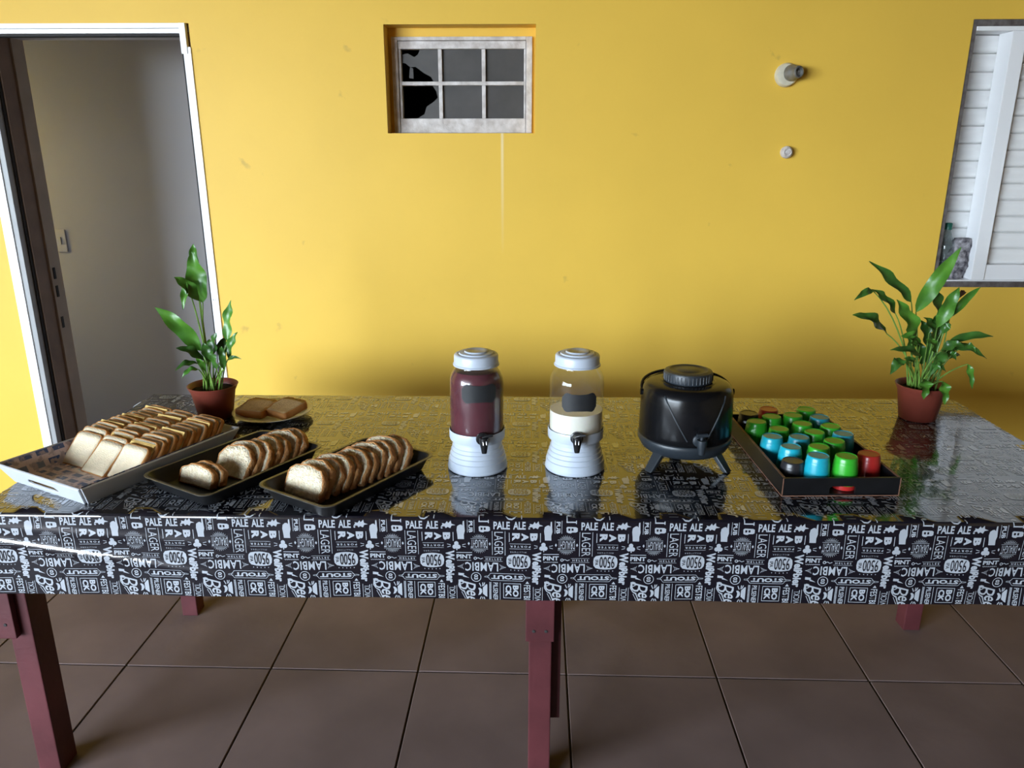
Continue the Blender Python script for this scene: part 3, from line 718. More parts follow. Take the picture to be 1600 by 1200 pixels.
# 1 unit of the print is kept as an outline mesh; repeats are laid over the cloth
tv = np.array(pv, dtype=float); tt = np.array(pt, dtype=np.int64)
dv_ = []; dt_ = []
for Q, T in dark:
    k = len(dv_); dv_.extend(Q); dt_.extend([tuple(i + k for i in t) for t in T])
dv_ = np.array(dv_, dtype=float); dt_ = np.array(dt_, dtype=np.int64)
S0 = on_z(634, 807, ZT).x
def lay(V, T, lift, name, m):
    pieces = {}
    VV = []; TT = []; k = 0
    for iu in range(-8, 9):
        for iv in range(-6, 2):
            s = S0 + (V[:, 0] + 136 * iu) * UX
            t = TL + (V[:, 1] + VP * iv) * VY
            if s.max() < TX0 - HEM or s.min() > TX1 + HEM or t.max() < 0.002 or t.min() > TL + HEM: continue
            VV.append(np.stack([s, t, np.zeros_like(s)], 1)); TT.append(T + k); k += len(V)
    VV = np.concatenate(VV); TT = np.concatenate(TT)
    # drop pieces wholly outside, then cut at the folds and hems
    cs = VV[TT]
    smin, smax = cs[:, :, 0].min(1), cs[:, :, 0].max(1); tmin, tmax = cs[:, :, 1].min(1), cs[:, :, 1].max(1)
    keep = (smax > TX0 - HEM + 0.001) & (smin < TX1 + HEM - 0.001) & (tmax > 0.001) & (tmin < TL + HEM - 0.001)
    keep &= ~((smin < TX0) & (tmax > TL)) & ~((smax > TX1) & (tmax > TL))
    TT = TT[keep]
    used = np.unique(TT); rm_ = -np.ones(len(VV), dtype=np.int64); rm_[used] = np.arange(len(used))
    VV = VV[used]; TT = rm_[TT]
    # finer pieces where the skirt is creased
    for _ in range(3):
        cs = VV[TT]
        el = np.linalg.norm(cs - np.roll(cs, 1, axis=1), axis=2).max(1)
        sp = (el > 0.006) & (cs[:, :, 1].max(1) > TL) & (cs[:, :, 0].min(1) < -0.35)
        if not sp.any(): break
        A, B_, C_ = cs[sp, 0], cs[sp, 1], cs[sp, 2]
        ab, bc, ca_ = (A + B_) / 2, (B_ + C_) / 2, (C_ + A) / 2
        newv = np.concatenate([A, B_, C_, ab, bc, ca_]); n_ = len(A); b_ = len(VV)
        a0, b0_, c0, a1, b1, c1 = [b_ + np.arange(n_) + i * n_ for i in range(6)]
        TT = np.concatenate([TT[~sp]] + [np.stack(t_, 1) for t_ in ((a0, a1, c1), (a1, b0_, b1), (c1, b1, c0), (a1, b1, c1))])
        VV = np.concatenate([VV, newv])
    me = bpy.data.meshes.new(name)
    me.vertices.add(len(VV)); me.vertices.foreach_set('co', VV.ravel())
    me.loops.add(len(TT) * 3); me.loops.foreach_set('vertex_index', TT.ravel())
    me.polygons.add(len(TT)); me.polygons.foreach_set('loop_start', np.arange(0, len(TT) * 3, 3))
    me.update(calc_edges=True)
    bm = bmesh.new(); bm.from_mesh(me)
    def cut(co, no, clear=False):
        co = Vector(co); no = Vector(no)
        fs = []
        for f in bm.faces:
            d = [(v.co - co).dot(no) for v in f.verts]
            if min(d) < 0 < max(d): fs.append(f)
        g = set(fs)
        for f in fs: g.update(f.edges); g.update(f.verts)
        bmesh.ops.bisect_plane(bm, geom=list(g), dist=1e-7, plane_co=co, plane_no=no)
        if clear:
            bmesh.ops.delete(bm, geom=[f for f in bm.faces if (f.calc_center_median() - co).dot(no) > 0], context='FACES')
    cut((0, TL, 0), (0, 1, 0)); cut((0, TL + 0.003, 0), (0, 1, 0)); cut((0, TL + 0.007, 0), (0, 1, 0))
    cut((TX0, 0, 0), (1, 0, 0)); cut((TX1, 0, 0), (1, 0, 0))
    cut((0, TL + HEM - 0.0008, 0), (0, 1, 0), True); cut((0, 0.001, 0), (0, -1, 0), True)
    cut((TX0 - HEM + 0.001, 0, 0), (-1, 0, 0), True); cut((TX1 + HEM - 0.001, 0, 0), (1, 0, 0), True)
    bmesh.ops.delete(bm, geom=[v for v in bm.verts if not v.link_faces], context='VERTS')
    bm.to_mesh(me); bm.free()
    n = len(me.vertices); co = np.empty(n * 3); me.vertices.foreach_get('co', co); co = co.reshape(-1, 3)
    eps = 1e-6
    out = [cloth(min(max(a, TX0), TX1) if b > TL else a, b, lift) for a, b, _ in co]
    me.vertices.foreach_set('co', np.array(out).ravel())
    me.materials.append(m); me.update()
    o = obj(name, me, tc_root); o['kind'] = 'stuff'
    return o
po = lay(tv, tt, 0.0007, 'printed_lettering', M_PRINT); po['label'] = 'white beer words and emblems printed on the cloth'
do = lay(dv_, dt_, 0.0017, 'barrel_numerals', M_VINYL)
ZI = ZT + 0.0019        # things stand on the print

#OBJECTS
# ================================================================== DISPENSERS
def arc_patch(r, a0, half, zlo, zhi, thick, n=28):
    """curved sticker on a cylinder; zlo/zhi are functions of q in -1..1"""
    vs = []; fs = []
    for rr in (r, r + thick):
        for i in range(n + 1):
            q = -1 + 2 * i / n
            a = a0 + q * half
            for z in (zlo(q), zhi(q)): vs.append((rr * math.cos(a), rr * math.sin(a), z))
    m = 2 * (n + 1)
    for i in range(n):
        a, b, c, d = 2 * i, 2 * i + 1, 2 * i + 3, 2 * i + 2
        fs += [(a, b, c, d), (m + a, m + d, m + c, m + b), (a, d, m + d, m + a), (b, m + b, m + c, c)]
    fs += [(0, m, m + 1, 1), (2 * n, 2 * n + 1, m + 2 * n + 1, m + 2 * n)]
    return MB().add(vs, fs)

def dispenser(label, x, y, liquid_m, liquid_name, ztop, label_a, label_z, tap_a, base_up):
    t = thing('drink_dispenser', label, 'dispenser', (x, y, ZI), 0, 'glass drink dispensers')
    b0 = base_up
    bs = MB().lathe([(0.0001, 0.0), (0.078, 0.0), (0.080, 0.003), (0.080, 0.006), (0.0785, 0.009), (0.0775, 0.026), (0.0748, 0.0275), (0.0738, 0.040), (0.0712, 0.0415), (0.0702, 0.052), (0.0678, 0.0535), (0.0670, 0.063),
                (0.0650, 0.0645), (0.0640, 0.074), (0.0630, 0.076), (0.0630, b0 - 0.002), (0.072, b0), (0.0735, b0 + 0.004), (0.0738, b0 + 0.024), (0.0728, b0 + 0.027), (0.0715, b0 + 0.026), (0.070, b0 + 0.004), (0.0001, b0 + 0.003)], 64)
    bs.build('base', M_WHITEPL, t, smooth=True, auto=0.35)
    g0 = b0 + 0.0045
    prof = [(0.0001, g0), (0.062, g0), (0.067, g0 + 0.004), (0.0695, g0 + 0.012), (0.0705, g0 + 0.03), (0.0705, 0.238), (0.069, 0.250), (0.064, 0.262), (0.058, 0.271), (0.0545, 0.276), (0.0535, 0.281), (0.0535, 0.292)]
    MB().lathe(prof, 64).build('jar', M_GLASS, t, smooth=True, auto=1.5)
    # the drink
    def rad(z):
        for (r0, z0), (r1, z1) in zip(prof[1:-1], prof[2:]):
            if z0 <= z <= z1: return r0 + (r1 - r0) * (z - z0) / max(1e-9, z1 - z0)
        return prof[-1][0]
    zs = [g0 + 0.002] + [z for _, z in prof[2:] if g0 + 0.002 < z < ztop] + [ztop]
    lp = [(0.0001, g0 + 0.002)] + [(rad(z) - 0.0016, z) for z in zs] + [(0.0001, ztop)]
    MB().lathe(lp, 64).build(liquid_name, liquid_m, t, smooth=True, auto=0.9)
    # ridged lid
    MB().lathe([(0.0538, 0.283), (0.0555, 0.2825), (0.0600, 0.2825), (0.0602, 0.285), (0.0575, 0.2875), (0.0572, 0.306), (0.0560, 0.3095), (0.0530, 0.3115), (0.0480, 0.3120), (0.0470, 0.3105), (0.0450, 0.3115),
                (0.0435, 0.3155), (0.0340, 0.3165), (0.0330, 0.3150), (0.0310, 0.3160), (0.0295, 0.3195), (0.0210, 0.3205), (0.0190, 0.3195), (0.0001, 0.3195)], 64).build('lid', M_WHITEPL, t, smooth=True, auto=0.8)
    def hi2(q):
        K = [(0, .86), (.40, .88), (.70, 1.0), (.84, .90), (.93, .66), (1.0, .50)]
        q = abs(q)
        for (q0, v0), (q1, v1) in zip(K[:-1], K[1:]):
            if q <= q1 + 1e-9: return label_z + 0.0255 * (v0 + (v1 - v0) * (q - q0) / (q1 - q0))
        return label_z + 0.0127
    lo2 = lambda q: 2 * label_z - hi2(q)
    arc_patch(0.0707, label_a, 0.66, lo2, hi2, 0.0006).build('label', M_CHALK, t, smooth=True)
    # tap
    ca, sa = math.cos(tap_a), math.sin(tap_a)
    def pol(r, z, side=0.0): return (r * ca - side * sa, r * sa + side * ca, z)
    zt = b0 + 0.022
    tp = MB().tube([pol(0.072, zt), pol(0.0775, zt), pol(0.0795, zt)], [0.0165, 0.0165, 0.012], 20).tube([pol(0.078, zt), pol(0.102, zt)], 0.008, 14).build('tap', M_BLACKPL, t, smooth=True)
    MB().tube([pol(0.100, zt + 0.012), pol(0.100, zt + 0.002), pol(0.101, zt - 0.012), pol(0.102, zt - 0.029)], [0.0115, 0.0120, 0.0095, 0.0065], 16).build('nozzle', M_BLACKPL, tp, smooth=True)
    MB().tube([pol(0.100, zt + 0.012, -0.004), pol(0.103, zt + 0.017, 0.008), pol(0.106, zt + 0.019, 0.022)], [0.0045, 0.0045, 0.0035], 10).build('lever', M_BLACKPL, tp, smooth=True)
    MB().tube([pol(0.1095, zt + 0.006, -0.004), pol(0.1115, zt + 0.002, -0.004), pol(0.1125, zt - 0.004, -0.004)], 0.0016, 8).tube([pol(0.1095, zt + 0.006, 0.004), pol(0.1115, zt + 0.002, 0.004), pol(0.1125, zt - 0.004, 0.004)], 0.0016, 8).build('chrome_ring', M_STEEL, tp, smooth=True)
    return t
dispenser('glass dispenser full of dark purple juice with white lid and base', -0.134, 1.917, M_PURPLE, 'juice', 0.2685, -PI / 2 + 0.17, 0.222, -PI / 2 + 0.24, 0.082)
dispenser('glass dispenser half full of milk with white lid and base', 0.127, 1.919, M_MILK, 'milk', 0.163, -PI / 2 + 0.06, 0.2, -PI / 2 - 0.02, 0.086)

# ================================================================== THERMOS JUG
th = thing('thermos_jug', 'black insulated drinks jug on three grey legs with grey screw cap', 'thermos', (0.424, 1.965, ZI), 0.0)
R0 = 0.121
body = MB().lathe([(0.0001, 0.062), (0.112, 0.062), (0.1215, 0.072), (0.1225, 0.10), (0.1215, 0.16), (0.1195, 0.200), (0.1165, 0.212), (0.110, 0.221), (0.100, 0.226), (0.080, 0.2285), (0.060, 0.229), (0.0001, 0.229)], 72).build('body', M_THERMOS, th, smooth=True, auto=1.2)
MB().lathe([(0.0001, 0.040), (0.090, 0.040), (0.105, 0.043), (0.114, 0.050), (0.1205, 0.062), (0.1240, 0.070), (0.1245, 0.080), (0.1225, 0.083), (0.118, 0.083)], 72).build('base_ring', M_GREYPL, th, smooth=True, auto=1.2)
for a in (-PI / 2 - 0.92, -PI / 2 + 0.92, PI / 2):
    ca, sa = math.cos(a), math.sin(a)
    def lp(r, s, z): return (r * ca - s * sa, r * sa + s * ca, z)
    vs = []
    for r, z, w in ((0.088, 0.052, 0.017), (0.128, 0.0, 0.0125)):
        for dr in (-0.008, 0.008):
            for s in (-w, w): vs.append(lp(r + dr, s, z))
    MB().add(vs, [(0, 1, 3, 2), (4, 6, 7, 5), (0, 4, 5, 1), (2, 3, 7, 6), (0, 2, 6, 4), (1, 5, 7, 3)]).build('leg', M_GREYPL, th, bevel=0.003)
cap = MB()
vsn = 96
prof = [(0.062, 0.229), (0.063, 0.232), (0.063, 0.252), (0.061, 0.256), (0.050, 0.2585), (0.047, 0.2565), (0.030, 0.2565), (0.027, 0.2585), (0.0001, 0.2585)]
cap.lathe(prof, vsn)
capo = cap.build('screw_cap', M_GREYPL, th, smooth=True, auto=0.7)
rb = MB()
for k in range(40):
    a = 2 * PI * k / 40
    rb.tube([(0.063 * math.cos(a), 0.063 * math.sin(a), 0.233), (0.063 * math.cos(a), 0.063 * math.sin(a), 0.251)], 0.0016, 6)
rbo = rb.build('grip_ribs', M_GREYPL, capo, smooth=True)
MB().lathe([(0.067, 0.2288), (0.070, 0.2300), (0.073, 0.2288)], 64).build('collar', M_THERMOS, th, smooth=True)
def surf_r(z):
    P_ = [(0.1225, 0.10), (0.1215, 0.16), (0.1195, 0.200), (0.1165, 0.212), (0.110, 0.221)]
    for (r0, z0), (r1, z1) in zip(P_[:-1], P_[1:]):
        if z0 <= z <= z1: return r0 + (r1 - r0) * (z - z0) / (z1 - z0)
    return 0.1225
for sg in (-1, 1):
    a_top, a_bot = -PI / 2 + sg * 0.72 + 0.03, -PI / 2 + sg * 0.20 + 0.06
    pts = []
    for k in range(17):
        q = k / 16; z = 0.212 + (0.100 - 0.212) * q; a = a_top + (a_bot - a_top) * q; r = surf_r(z) + 0.0002
        pts.append((r * math.cos(a), r * math.sin(a), z))
    MB().tube(pts, 0.0022, 6).build('moulded_rib', M_GREYPL, th, smooth=True)
# carrying handle folded back behind the cap
pts = []
for k in range(25):
    a = PI - PI * k / 24
    e = math.sin(PI * k / 24)
    pts.append((0.119 * math.cos(a) , 0.098 * e ** 0.8 + 0.005, 0.196 + 0.034 * e ** 0.6))
MB().tube(pts, 0.0042, 8).build('handle', M_THERMOS, th, smooth=True)
for sg in (-1, 1):
    MB().tube([(sg * 0.114, 0.003, 0.196), (sg * 0.124, 0.003, 0.196)], 0.009, 14).build('pivot', M_THERMOS, th, smooth=True)
ta = -PI / 2 + 0.10
ca, sa = math.cos(ta), math.sin(ta)
def tpol(r, z, s=0.0): return (r * ca - s * sa, r * sa + s * ca, z)
tp = MB().tube([tpol(0.119, 0.104), tpol(0.126, 0.104), tpol(0.129, 0.104)], [0.0165, 0.0165, 0.012], 20).tube([tpol(0.127, 0.104), tpol(0.146, 0.104)], 0.009, 14).build('tap', M_GREYPL, th, smooth=True)
MB().tube([tpol(0.146, 0.114), tpol(0.146, 0.104), tpol(0.147, 0.092), tpol(0.148, 0.076)], [0.0125, 0.0130, 0.0105, 0.0075], 16).build('nozzle', M_GREYPL, tp, smooth=True)
MB().tube([tpol(0.144, 0.112), tpol(0.143, 0.124), tpol(0.146, 0.127)], 0.0048, 10).build('lever', M_GREYPL, tp, smooth=True)
lv = MB(); lv.tube([tpol(0.146, 0.1265, -0.014), tpol(0.146, 0.1265, 0.014)], 0.005, 10).build('lever', M_GREYPL, tp, smooth=True)

# ================================================================== BLACK TRAY OF CUPS
ct = thing('cup_tray', 'black wooden serving tray with bare brown edges and handle cut-outs holding the cups', 'tray', (0.758, 1.983, ZI), math.radians(2.0))
TW, TLN, TH_, tk = 0.288, 0.482, 0.048, 0.007
MB().box(-TW / 2, TW / 2, -TLN / 2, TLN / 2, 0, 0.006).build('bottom', M_BLACKTRAY, ct)
for sx in (-1, 1):
    xa = sx * TW / 2
    MB().box(min(xa, xa - sx * tk), max(xa, xa - sx * tk), -TLN / 2 + tk, TLN / 2 - tk, 0.006, TH_).build('side', M_BLACKTRAY, ct, bevel=0.0008)
    MB().box(min(xa, xa - sx * tk) + 0.0005, max(xa, xa - sx * tk) - 0.0005, -TLN / 2 + tk, TLN / 2 - tk, TH_, TH_ + 0.0008).build('bare_edge', M_MDF, ct)
hole = [(-0.028, 0.003), (0.036, 0.003), (0.036, 0.024), (0.030, 0.026), (-0.022, 0.026), (-0.028, 0.022)]
for sy in (-1, 1):
    yy = sy * TLN / 2
    MB().plate([(-TW / 2, 0.0), (TW / 2, 0.0), (TW / 2, TH_), (-TW / 2, TH_)], [hole], tk, lambda a, b, c, yy=yy, sy=sy: (a, yy - sy * c, b)).build('end', M_BLACKTRAY, ct)
MB().box(-TW / 2 - 0.0006, TW / 2 + 0.0006, -TLN / 2 - 0.0008, -TLN / 2, 0.0, 0.0028).box(-TW / 2 - 0.0008, -TW / 2, -TLN / 2, TLN / 2, 0.0, 0.0028).box(-TW / 2 - 0.0008, -TW / 2 + 0.0015, -TLN / 2 - 0.0008, -TLN / 2, 0.0028, TH_).box(TW / 2 - 0.0015, TW / 2 + 0.0008, -TLN / 2 - 0.0008, -TLN / 2, 0.0028, TH_).build('bare_edge', M_MDF, ct)

ZC0 = ZI + 0.0065
CH = 0.070
def cup_mesh(h, s=1.0):
    r1, r0 = 0.0322 * s, 0.0262 * s
    k = h / 0.07
    return MB().lathe([(r1 - 0.0012, 0.0), (r1, 0.0008), (r1 * 1.004, 0.004), (r1 * 0.985, 0.02 * k), (r0 * 1.10, h - 0.018), (r0 * 1.08, h - 0.0145), (r0 * 1.055, h - 0.0135), (r0 * 1.03, h - 0.005), (r0 * 0.985, h - 0.0012), (r0 * 0.93, h), (r0 * 0.90, h - 0.0012), (0.0001, h - 0.0012),
                       (0.0001, h - 0.003), (r0 * 0.94, h - 0.0032), (r0 * 1.02, h - 0.016), (r1 - 0.0016, 0.004), (r1 - 0.0012, 0.0)], 40)
cup_data = {}
def cup(colour, p, h, label, s=1.0, dz=0.0):
    key = (colour, h, s)
    if key not in cup_data:
        o = cup_mesh(h, s).build('cup', CUPC[colour], smooth=True, auto=0.9)
        cup_data[key] = o.data
    else:
        o = obj('cup', cup_data[key])
    o.location = (p[0], p[1], ZC0 + dz)
    tag(o, label, 'cup', 'upside-down plastic cups on the black tray')
    return o
zt = ZC0 + CH
def cp_(px, py, z=None): return on_z(px, py, z or zt)
cup('black', cp_(1170, 645), CH, 'black cup in the far corner of the tray beside the thermos jug')
cup('red', (0.716, 2.184, 0), CH, 'red cup at the back edge of the tray, mostly hidden by green cups')
cup('green', cp_(1182.5, 657.6), CH, 'green cup directly in front of the far black cup')
cup('green', cp_(1206, 650), CH, 'green cup directly in front of the half-hidden red cup at the back')
cup('green', cp_(1239, 648), CH, 'green cup between the back red cup and the farthest green cup')
cup('green', cp_(1260, 639), CH, 'farthest green cup of the tray, at its back edge')
cup('teal', cp_(1281, 651), CH, 'dull teal cup farthest back, next to the farthest green cup')
cup('green', cp_(1217.5, 669), CH, 'green cup right behind the two blue cups nearest the thermos side')
cup('green', cp_(1254, 661), CH, 'green cup in the middle of the back half of the tray')
cup('green', cp_(1273, 674), CH, 'green cup in the very centre, behind a dull blue cup')
cup('green', cp_(1298, 665), CH, 'green cup between the two dull teal cups')
cup('blue', cp_(1207, 681), CH, 'bright blue cup against the tray side nearest the thermos')
cup('teal', cp_(1249, 682), CH, 'dull blue cup in the middle row among green cups')
cup('teal', cp_(1318, 677), CH, 'dull teal cup at the far-side edge of the tray, toward the plant')
cup('blue', cp_(1236, 697), CH, 'bright blue cup just behind the short black cup')
cup('green', cp_(1280, 697), CH, 'green cup just behind the front blue cup')
cup('green', cp_(1304, 688), CH, 'green cup behind the front green cup and beside the teal one')
cup('black', on_z(1239, 719, ZC0 + 0.060), 0.060, 'short black cup in the near corner of the tray')
q = cp_(1279, 711, zt + 0.012); cup('blue', q, CH, 'bright blue cup in the front row between black and green cups', 1.0, 0.012)
cup('black', q, CH, 'black cup nested under the front blue cup, only its rim showing', 0.965)
q = cp_(1323, 712, zt + 0.012); cup('green', q, CH, 'green cup in the front row beside the front red cup', 1.0, 0.012)
cup('red', q, CH, 'red cup nested under the front green cup, only its rim showing', 0.965)
cup('red', (0.866, 1.835, 0), CH, 'red cup at the front of the tray, partly behind the front green cup')

# ================================================================== WHITE TRAY WITH SANDWICH BREAD
def lining_mat():
    m = bpy.data.materials.new('printed_tray_lining'); m.use_nodes = True
    N, L = nodes_of(m); b = N['Principled BSDF']
    tc = N.new('ShaderNodeTexCoord')
    br = N.new('ShaderNodeTexBrick')
    br.inputs['Scale'].default_value = 14.0
    br.inputs['Color1'].default_value = (0.03, 0.075, 0.24, 1); br.inputs['Color2'].default_value = (0.20, 0.22, 0.30, 1)
    br.inputs['Mortar'].default_value = (0.68, 0.54, 0.56, 1)
    br.inputs['Mortar Size'].default_value = 0.10; br.inputs['Mortar Smooth'].default_value = 0.2
    br.inputs['Brick Width'].default_value = 0.62; br.inputs['Row Height'].default_value = 0.40
    nz = N.new('ShaderNodeTexNoise'); nz.inputs['Scale'].default_value = 60; nz.inputs['Detail'].default_value = 3
    mx = N.new('ShaderNodeMix'); mx.data_type = 'RGBA'; mx.blend_type = 'MIX'
    rp = N.new('ShaderNodeValToRGB'); rp.color_ramp.elements[0].position = 0.52; rp.color_ramp.elements[1].position = 0.60
    L.new(tc.outputs['UV'], br.inputs['Vector']); L.new(tc.outputs['Object'], nz.inputs['Vector'])
    L.new(nz.outputs['Fac'], rp.inputs['Fac']); L.new(rp.outputs['Color'], mx.inputs['Factor'])
    L.new(br.outputs['Color'], mx.inputs['A']); mx.inputs['B'].default_value = (0.42, 0.34, 0.36, 1)
    L.new(mx.outputs['Result'], b.inputs['Base Color'])
    b.inputs['Roughness'].default_value = 0.25
    b.inputs['Coat Weight'].default_value = 0.5
    return m
M_LINING = lining_mat()
M_TRAYWHITE = mat('white_tray_lacquer', (0.52, 0.54, 0.58), 0.4, 0.4, var=0.03, vscale=6)
TA = math.radians(-27.0)
wt = thing('serving_tray', 'white flared tray with blue printed lining under the sandwich bread', 'tray', (-1.088, 1.922, ZI), TA)
bw, bl, rw, rl, hh = 0.285, 0.430, 0.335, 0.480, 0.052
def ring(w, l, z): return [(-w / 2, -l / 2, z), (w / 2, -l / 2, z), (w / 2, l / 2, z), (-w / 2, l / 2, z)]
MB().box(-bw / 2 + .004, bw / 2 - .004, -bl / 2 + .004, bl / 2 - .004, 0, 0.004).build('bottom', M_TRAYWHITE, wt)
def flared_wall(p0, p1, q0, q1, hole, name, m, inner=False, t=0.006):
    """p0,p1 bottom corners, q0,q1 top corners; a along, b up"""
    p0, p1, q0, q1 = map(Vector, (p0, p1, q0, q1))
    ex = (p1 - p0).normalized(); mid = (p0 + p1) / 2; up = ((q0 + q1) / 2 - mid); H = up.length; up.normalize()
    nn = up.cross(ex).normalized()      # towards the inside for a counter-clockwise bottom ring, seen from above
    hp = (p1 - p0).length / 2; hq = (q1 - q0).length / 2
    outer = [(-hp, 0), (hp, 0), (hq, H), (-hq, H)]
    return MB().plate(outer, hole, t, lambda a, b, c: tuple(mid + ex * a + up * b + nn * (-c)))
B, Rr = ring(bw, bl, 0.0), ring(rw, rl, hh)
hole = [[(-0.060, 0.020), (-0.050, 0.015), (0.050, 0.015), (0.060, 0.020), (0.060, 0.026), (0.050, 0.034), (-0.050, 0.034), (-0.060, 0.026)]]
for k in range(4):
    j = (k + 1) % 4
    flared_wall(B[k], B[j], Rr[k], Rr[j], hole if k in (0, 2) else [], 'wall', M_WHITEALU).build('wall', M_TRAYWHITE, wt, bevel=0.0012, segs=1)
# lining: a skin just inside the walls and on the floor
ln = []
def lin(name, pts, uvs, holes=None):
    me = mesh_from(name, pts, [(0, 1, 2, 3)], M_LINING)
    uvl = me.uv_layers.new(name='print')
    for i, uv in enumerate(uvs): uvl.data[i].uv = uv
    o = obj(name, me, wt); o['label'] = 'dark blue and pink printed lining'
    return o
f_ = ring(bw - 0.014, bl - 0.014, 0.0045)
lin('lining', f_, [(p[0], p[1]) for p in f_])
for k in (1, 3):
    j = (k + 1) % 4
    a_, b_ = ring(bw - 0.014, bl - 0.014, 0.0045), ring(rw - 0.0145, rl - 0.0145, hh - 0.001)
    pts = [a_[k], a_[j], b_[j], b_[k]]
    lin('lining', pts, [(p[1], p[2] + 0.31) for p in pts])

def slice_outline(w, h, r, n=5, dome=0.0, wob=0.0, seed=0):
    rnd = random.Random(seed); pts = []
    cs = [(w / 2 - r, r, -PI / 2), (w / 2 - r, h - r, 0), (-w / 2 + r, h - r, PI / 2), (-w / 2 + r, r, PI)]
    rr = [r * 0.5, r, r, r * 0.5]
    for (cx, cy, a0), q in zip(cs, rr):
        cx = math.copysign(w / 2 - q, cx); cy = q if cy == r else h - q
        for k in range(n + 1):
            a = a0 + PI / 2 * k / n
            pts.append((cx + q * math.cos(a), cy + q * math.sin(a)))
    # extra points along the top for a dome
    out = []
    for i in range(len(pts)):
        a, b = pts[i], pts[(i + 1) % len(pts)]
        m = max(1, int(math.hypot(b[0] - a[0], b[1] - a[1]) / 0.012))
        for k in range(m): out.append((a[0] + (b[0] - a[0]) * k / m, a[1] + (b[1] - a[1]) * k / m))
    res = []
    for x, y in out:
        y2 = y + dome * (1 - (2 * x / w) ** 2) * max(0, (y - 0.4 * h) / (0.6 * h))
        res.append((x + rnd.uniform(-wob, wob), max(0, y2 + rnd.uniform(-wob, wob)) if y > 1e-6 else 0))
    return res
def slice_meshes(outline, t, crumb, crust, rim=0.0022, wob=0.0, seed=1, relief=0.0):
    """crumb slab and crust band around it; local x across, z up the slice, y = thickness (front at 0)"""
    rnd = random.Random(seed)
    n = len(outline)
    cx = sum(p[0] for p in outline) / n; cz = sum(p[1] for p in outline) / n
    def inset(p, d):
        v = Vector((cx - p[0], cz - p[1])); L_ = v.length
        return (p[0] + v.x / L_ * d, p[1] + v.y / L_ * d)
    inn_ = [inset(p, rim) for p in outline]
    rings = [1.0, 0.72, 0.4]
    vs = []; fs = []
    for side, y in ((0, 0.0006), (1, t - 0.0006)):
        for sc in rings:
            for p in inn_:
                vs.append((cx + (p[0] - cx) * sc, y + (rnd.uniform(-relief, relief) if sc < 1 else 0), cz + (p[1] - cz) * sc))
        vs.append((cx, y, cz))
    per = 3 * n + 1
    for side in (0, 1):
        o = side * per
        for q in range(2):
            for i in range(n):
                j = (i + 1) % n; f = (o + q * n + i, o + q * n + j, o + (q + 1) * n + j, o + (q + 1) * n + i)
                fs.append(f if side == 0 else tuple(reversed(f)))
        for i in range(n):
            j = (i + 1) % n; f = (o + 2 * n + i, o + 2 * n + j, o + 3 * n)
            fs.append(f if side == 0 else tuple(reversed(f)))
    for i in range(n):
        j = (i + 1) % n; fs.append((i, per + i, per + j, j))
    a = mesh_from('crumb', vs, fs, crumb, True)
    # crust
    vs = []; fs = []
    for y, ring_ in ((0.0, inn_), (0.0, outline), (t / 2, [inset(p, -0.0012) for p in outline]), (t, outline), (t, inn_)):
        for p in ring_: vs.append((p[0] + rnd.uniform(-wob, wob), y + rnd.uniform(-wob, wob) * 0.6, max(0.0, p[1] + rnd.uniform(-wob, wob))))
    for k in range(4):
        for i in range(n):
            j = (i + 1) % n; fs.append((k * n + i, (k + 1) * n + i, (k + 1) * n + j, k * n + j))
    b = mesh_from('crust', vs, fs, crust, True)
    for m_ in (a, b):
        bm = bmesh.new(); bm.from_mesh(m_); bmesh.ops.recalc_face_normals(bm, faces=bm.faces[:]); bm.to_mesh(m_); bm.free()
    return a, b
ORD = ['first', 'second', 'third', 'fourth', 'fifth', 'sixth', 'seventh', 'eighth', 'ninth', 'tenth', 'eleventh', 'twelfth', 'thirteenth', 'fourteenth', 'fifteenth', 'sixteenth', 'seventeenth', 'eighteenth']
sand = [slice_meshes(slice_outline(0.098, 0.098, 0.012, 4, 0.002, 0.0006, s), 0.0125, M_CRUMB, M_CRUST, 0.0024, 0.0004, s, 0.0003) for s in (1, 2, 3)]
def put_slice(meshes, name, label, group, p, tilt, rz, roll=0.0, cat='bread'):
    o = obj(name, meshes[0]); obj('crust', meshes[1], o)
    o.matrix_world = Matrix.Translation(p) @ Matrix.Rotation(rz, 4, 'Z') @ Matrix.Rotation(-tilt, 4, 'X') @ Matrix.Rotation(roll, 4, 'Y')
    tag(o, label, cat, group); return o
def cheese_mesh(w, h, t):
    vs = []; fs = []; n = 6
    for y in (0, t):
        for j in range(n + 1):
            for i in range(n + 1):
                x = -w / 2 + w * i / n; z = h * j / n
                vs.append((x, y + 0.0012 * math.sin(i * 1.3 + j), z))
    m = (n + 1) ** 2
    for j in range(n):
        for i in range(n):
            a = j * (n + 1) + i
            fs += [(a, a + 1, a + n + 2, a + n + 1), (m + a, m + a + n + 1, m + a + n + 2, m + a + 1)]
    edge = [i for i in range(n + 1)] + [(j + 1) * (n + 1) - 1 for j in range(1, n + 1)] + [n * (n + 1) + i for i in range(n - 1, -1, -1)] + [j * (n + 1) for j in range(n - 1, 0, -1)]
    for k in range(len(edge)):
        a, b = edge[k], edge[(k + 1) % len(edge)]; fs.append((a, m + a, m + b, b))
    mb = MB().add(vs, fs); o = mb.build('cheese_slice', M_CHEESE, smooth=True, auto=0.9); d = o.data; bpy.data.objects.remove(o); return d
ch_me = cheese_mesh(0.090, 0.096, 0.003)
Mt = Matrix.Translation(wt.location) @ Matrix.Rotation(TA, 4, 'Z')
rnd = random.Random(11)
colnames = ['outer column of white tray', 'middle column of white tray', 'white tray column beside the pan']
tilt0 = math.radians(46)
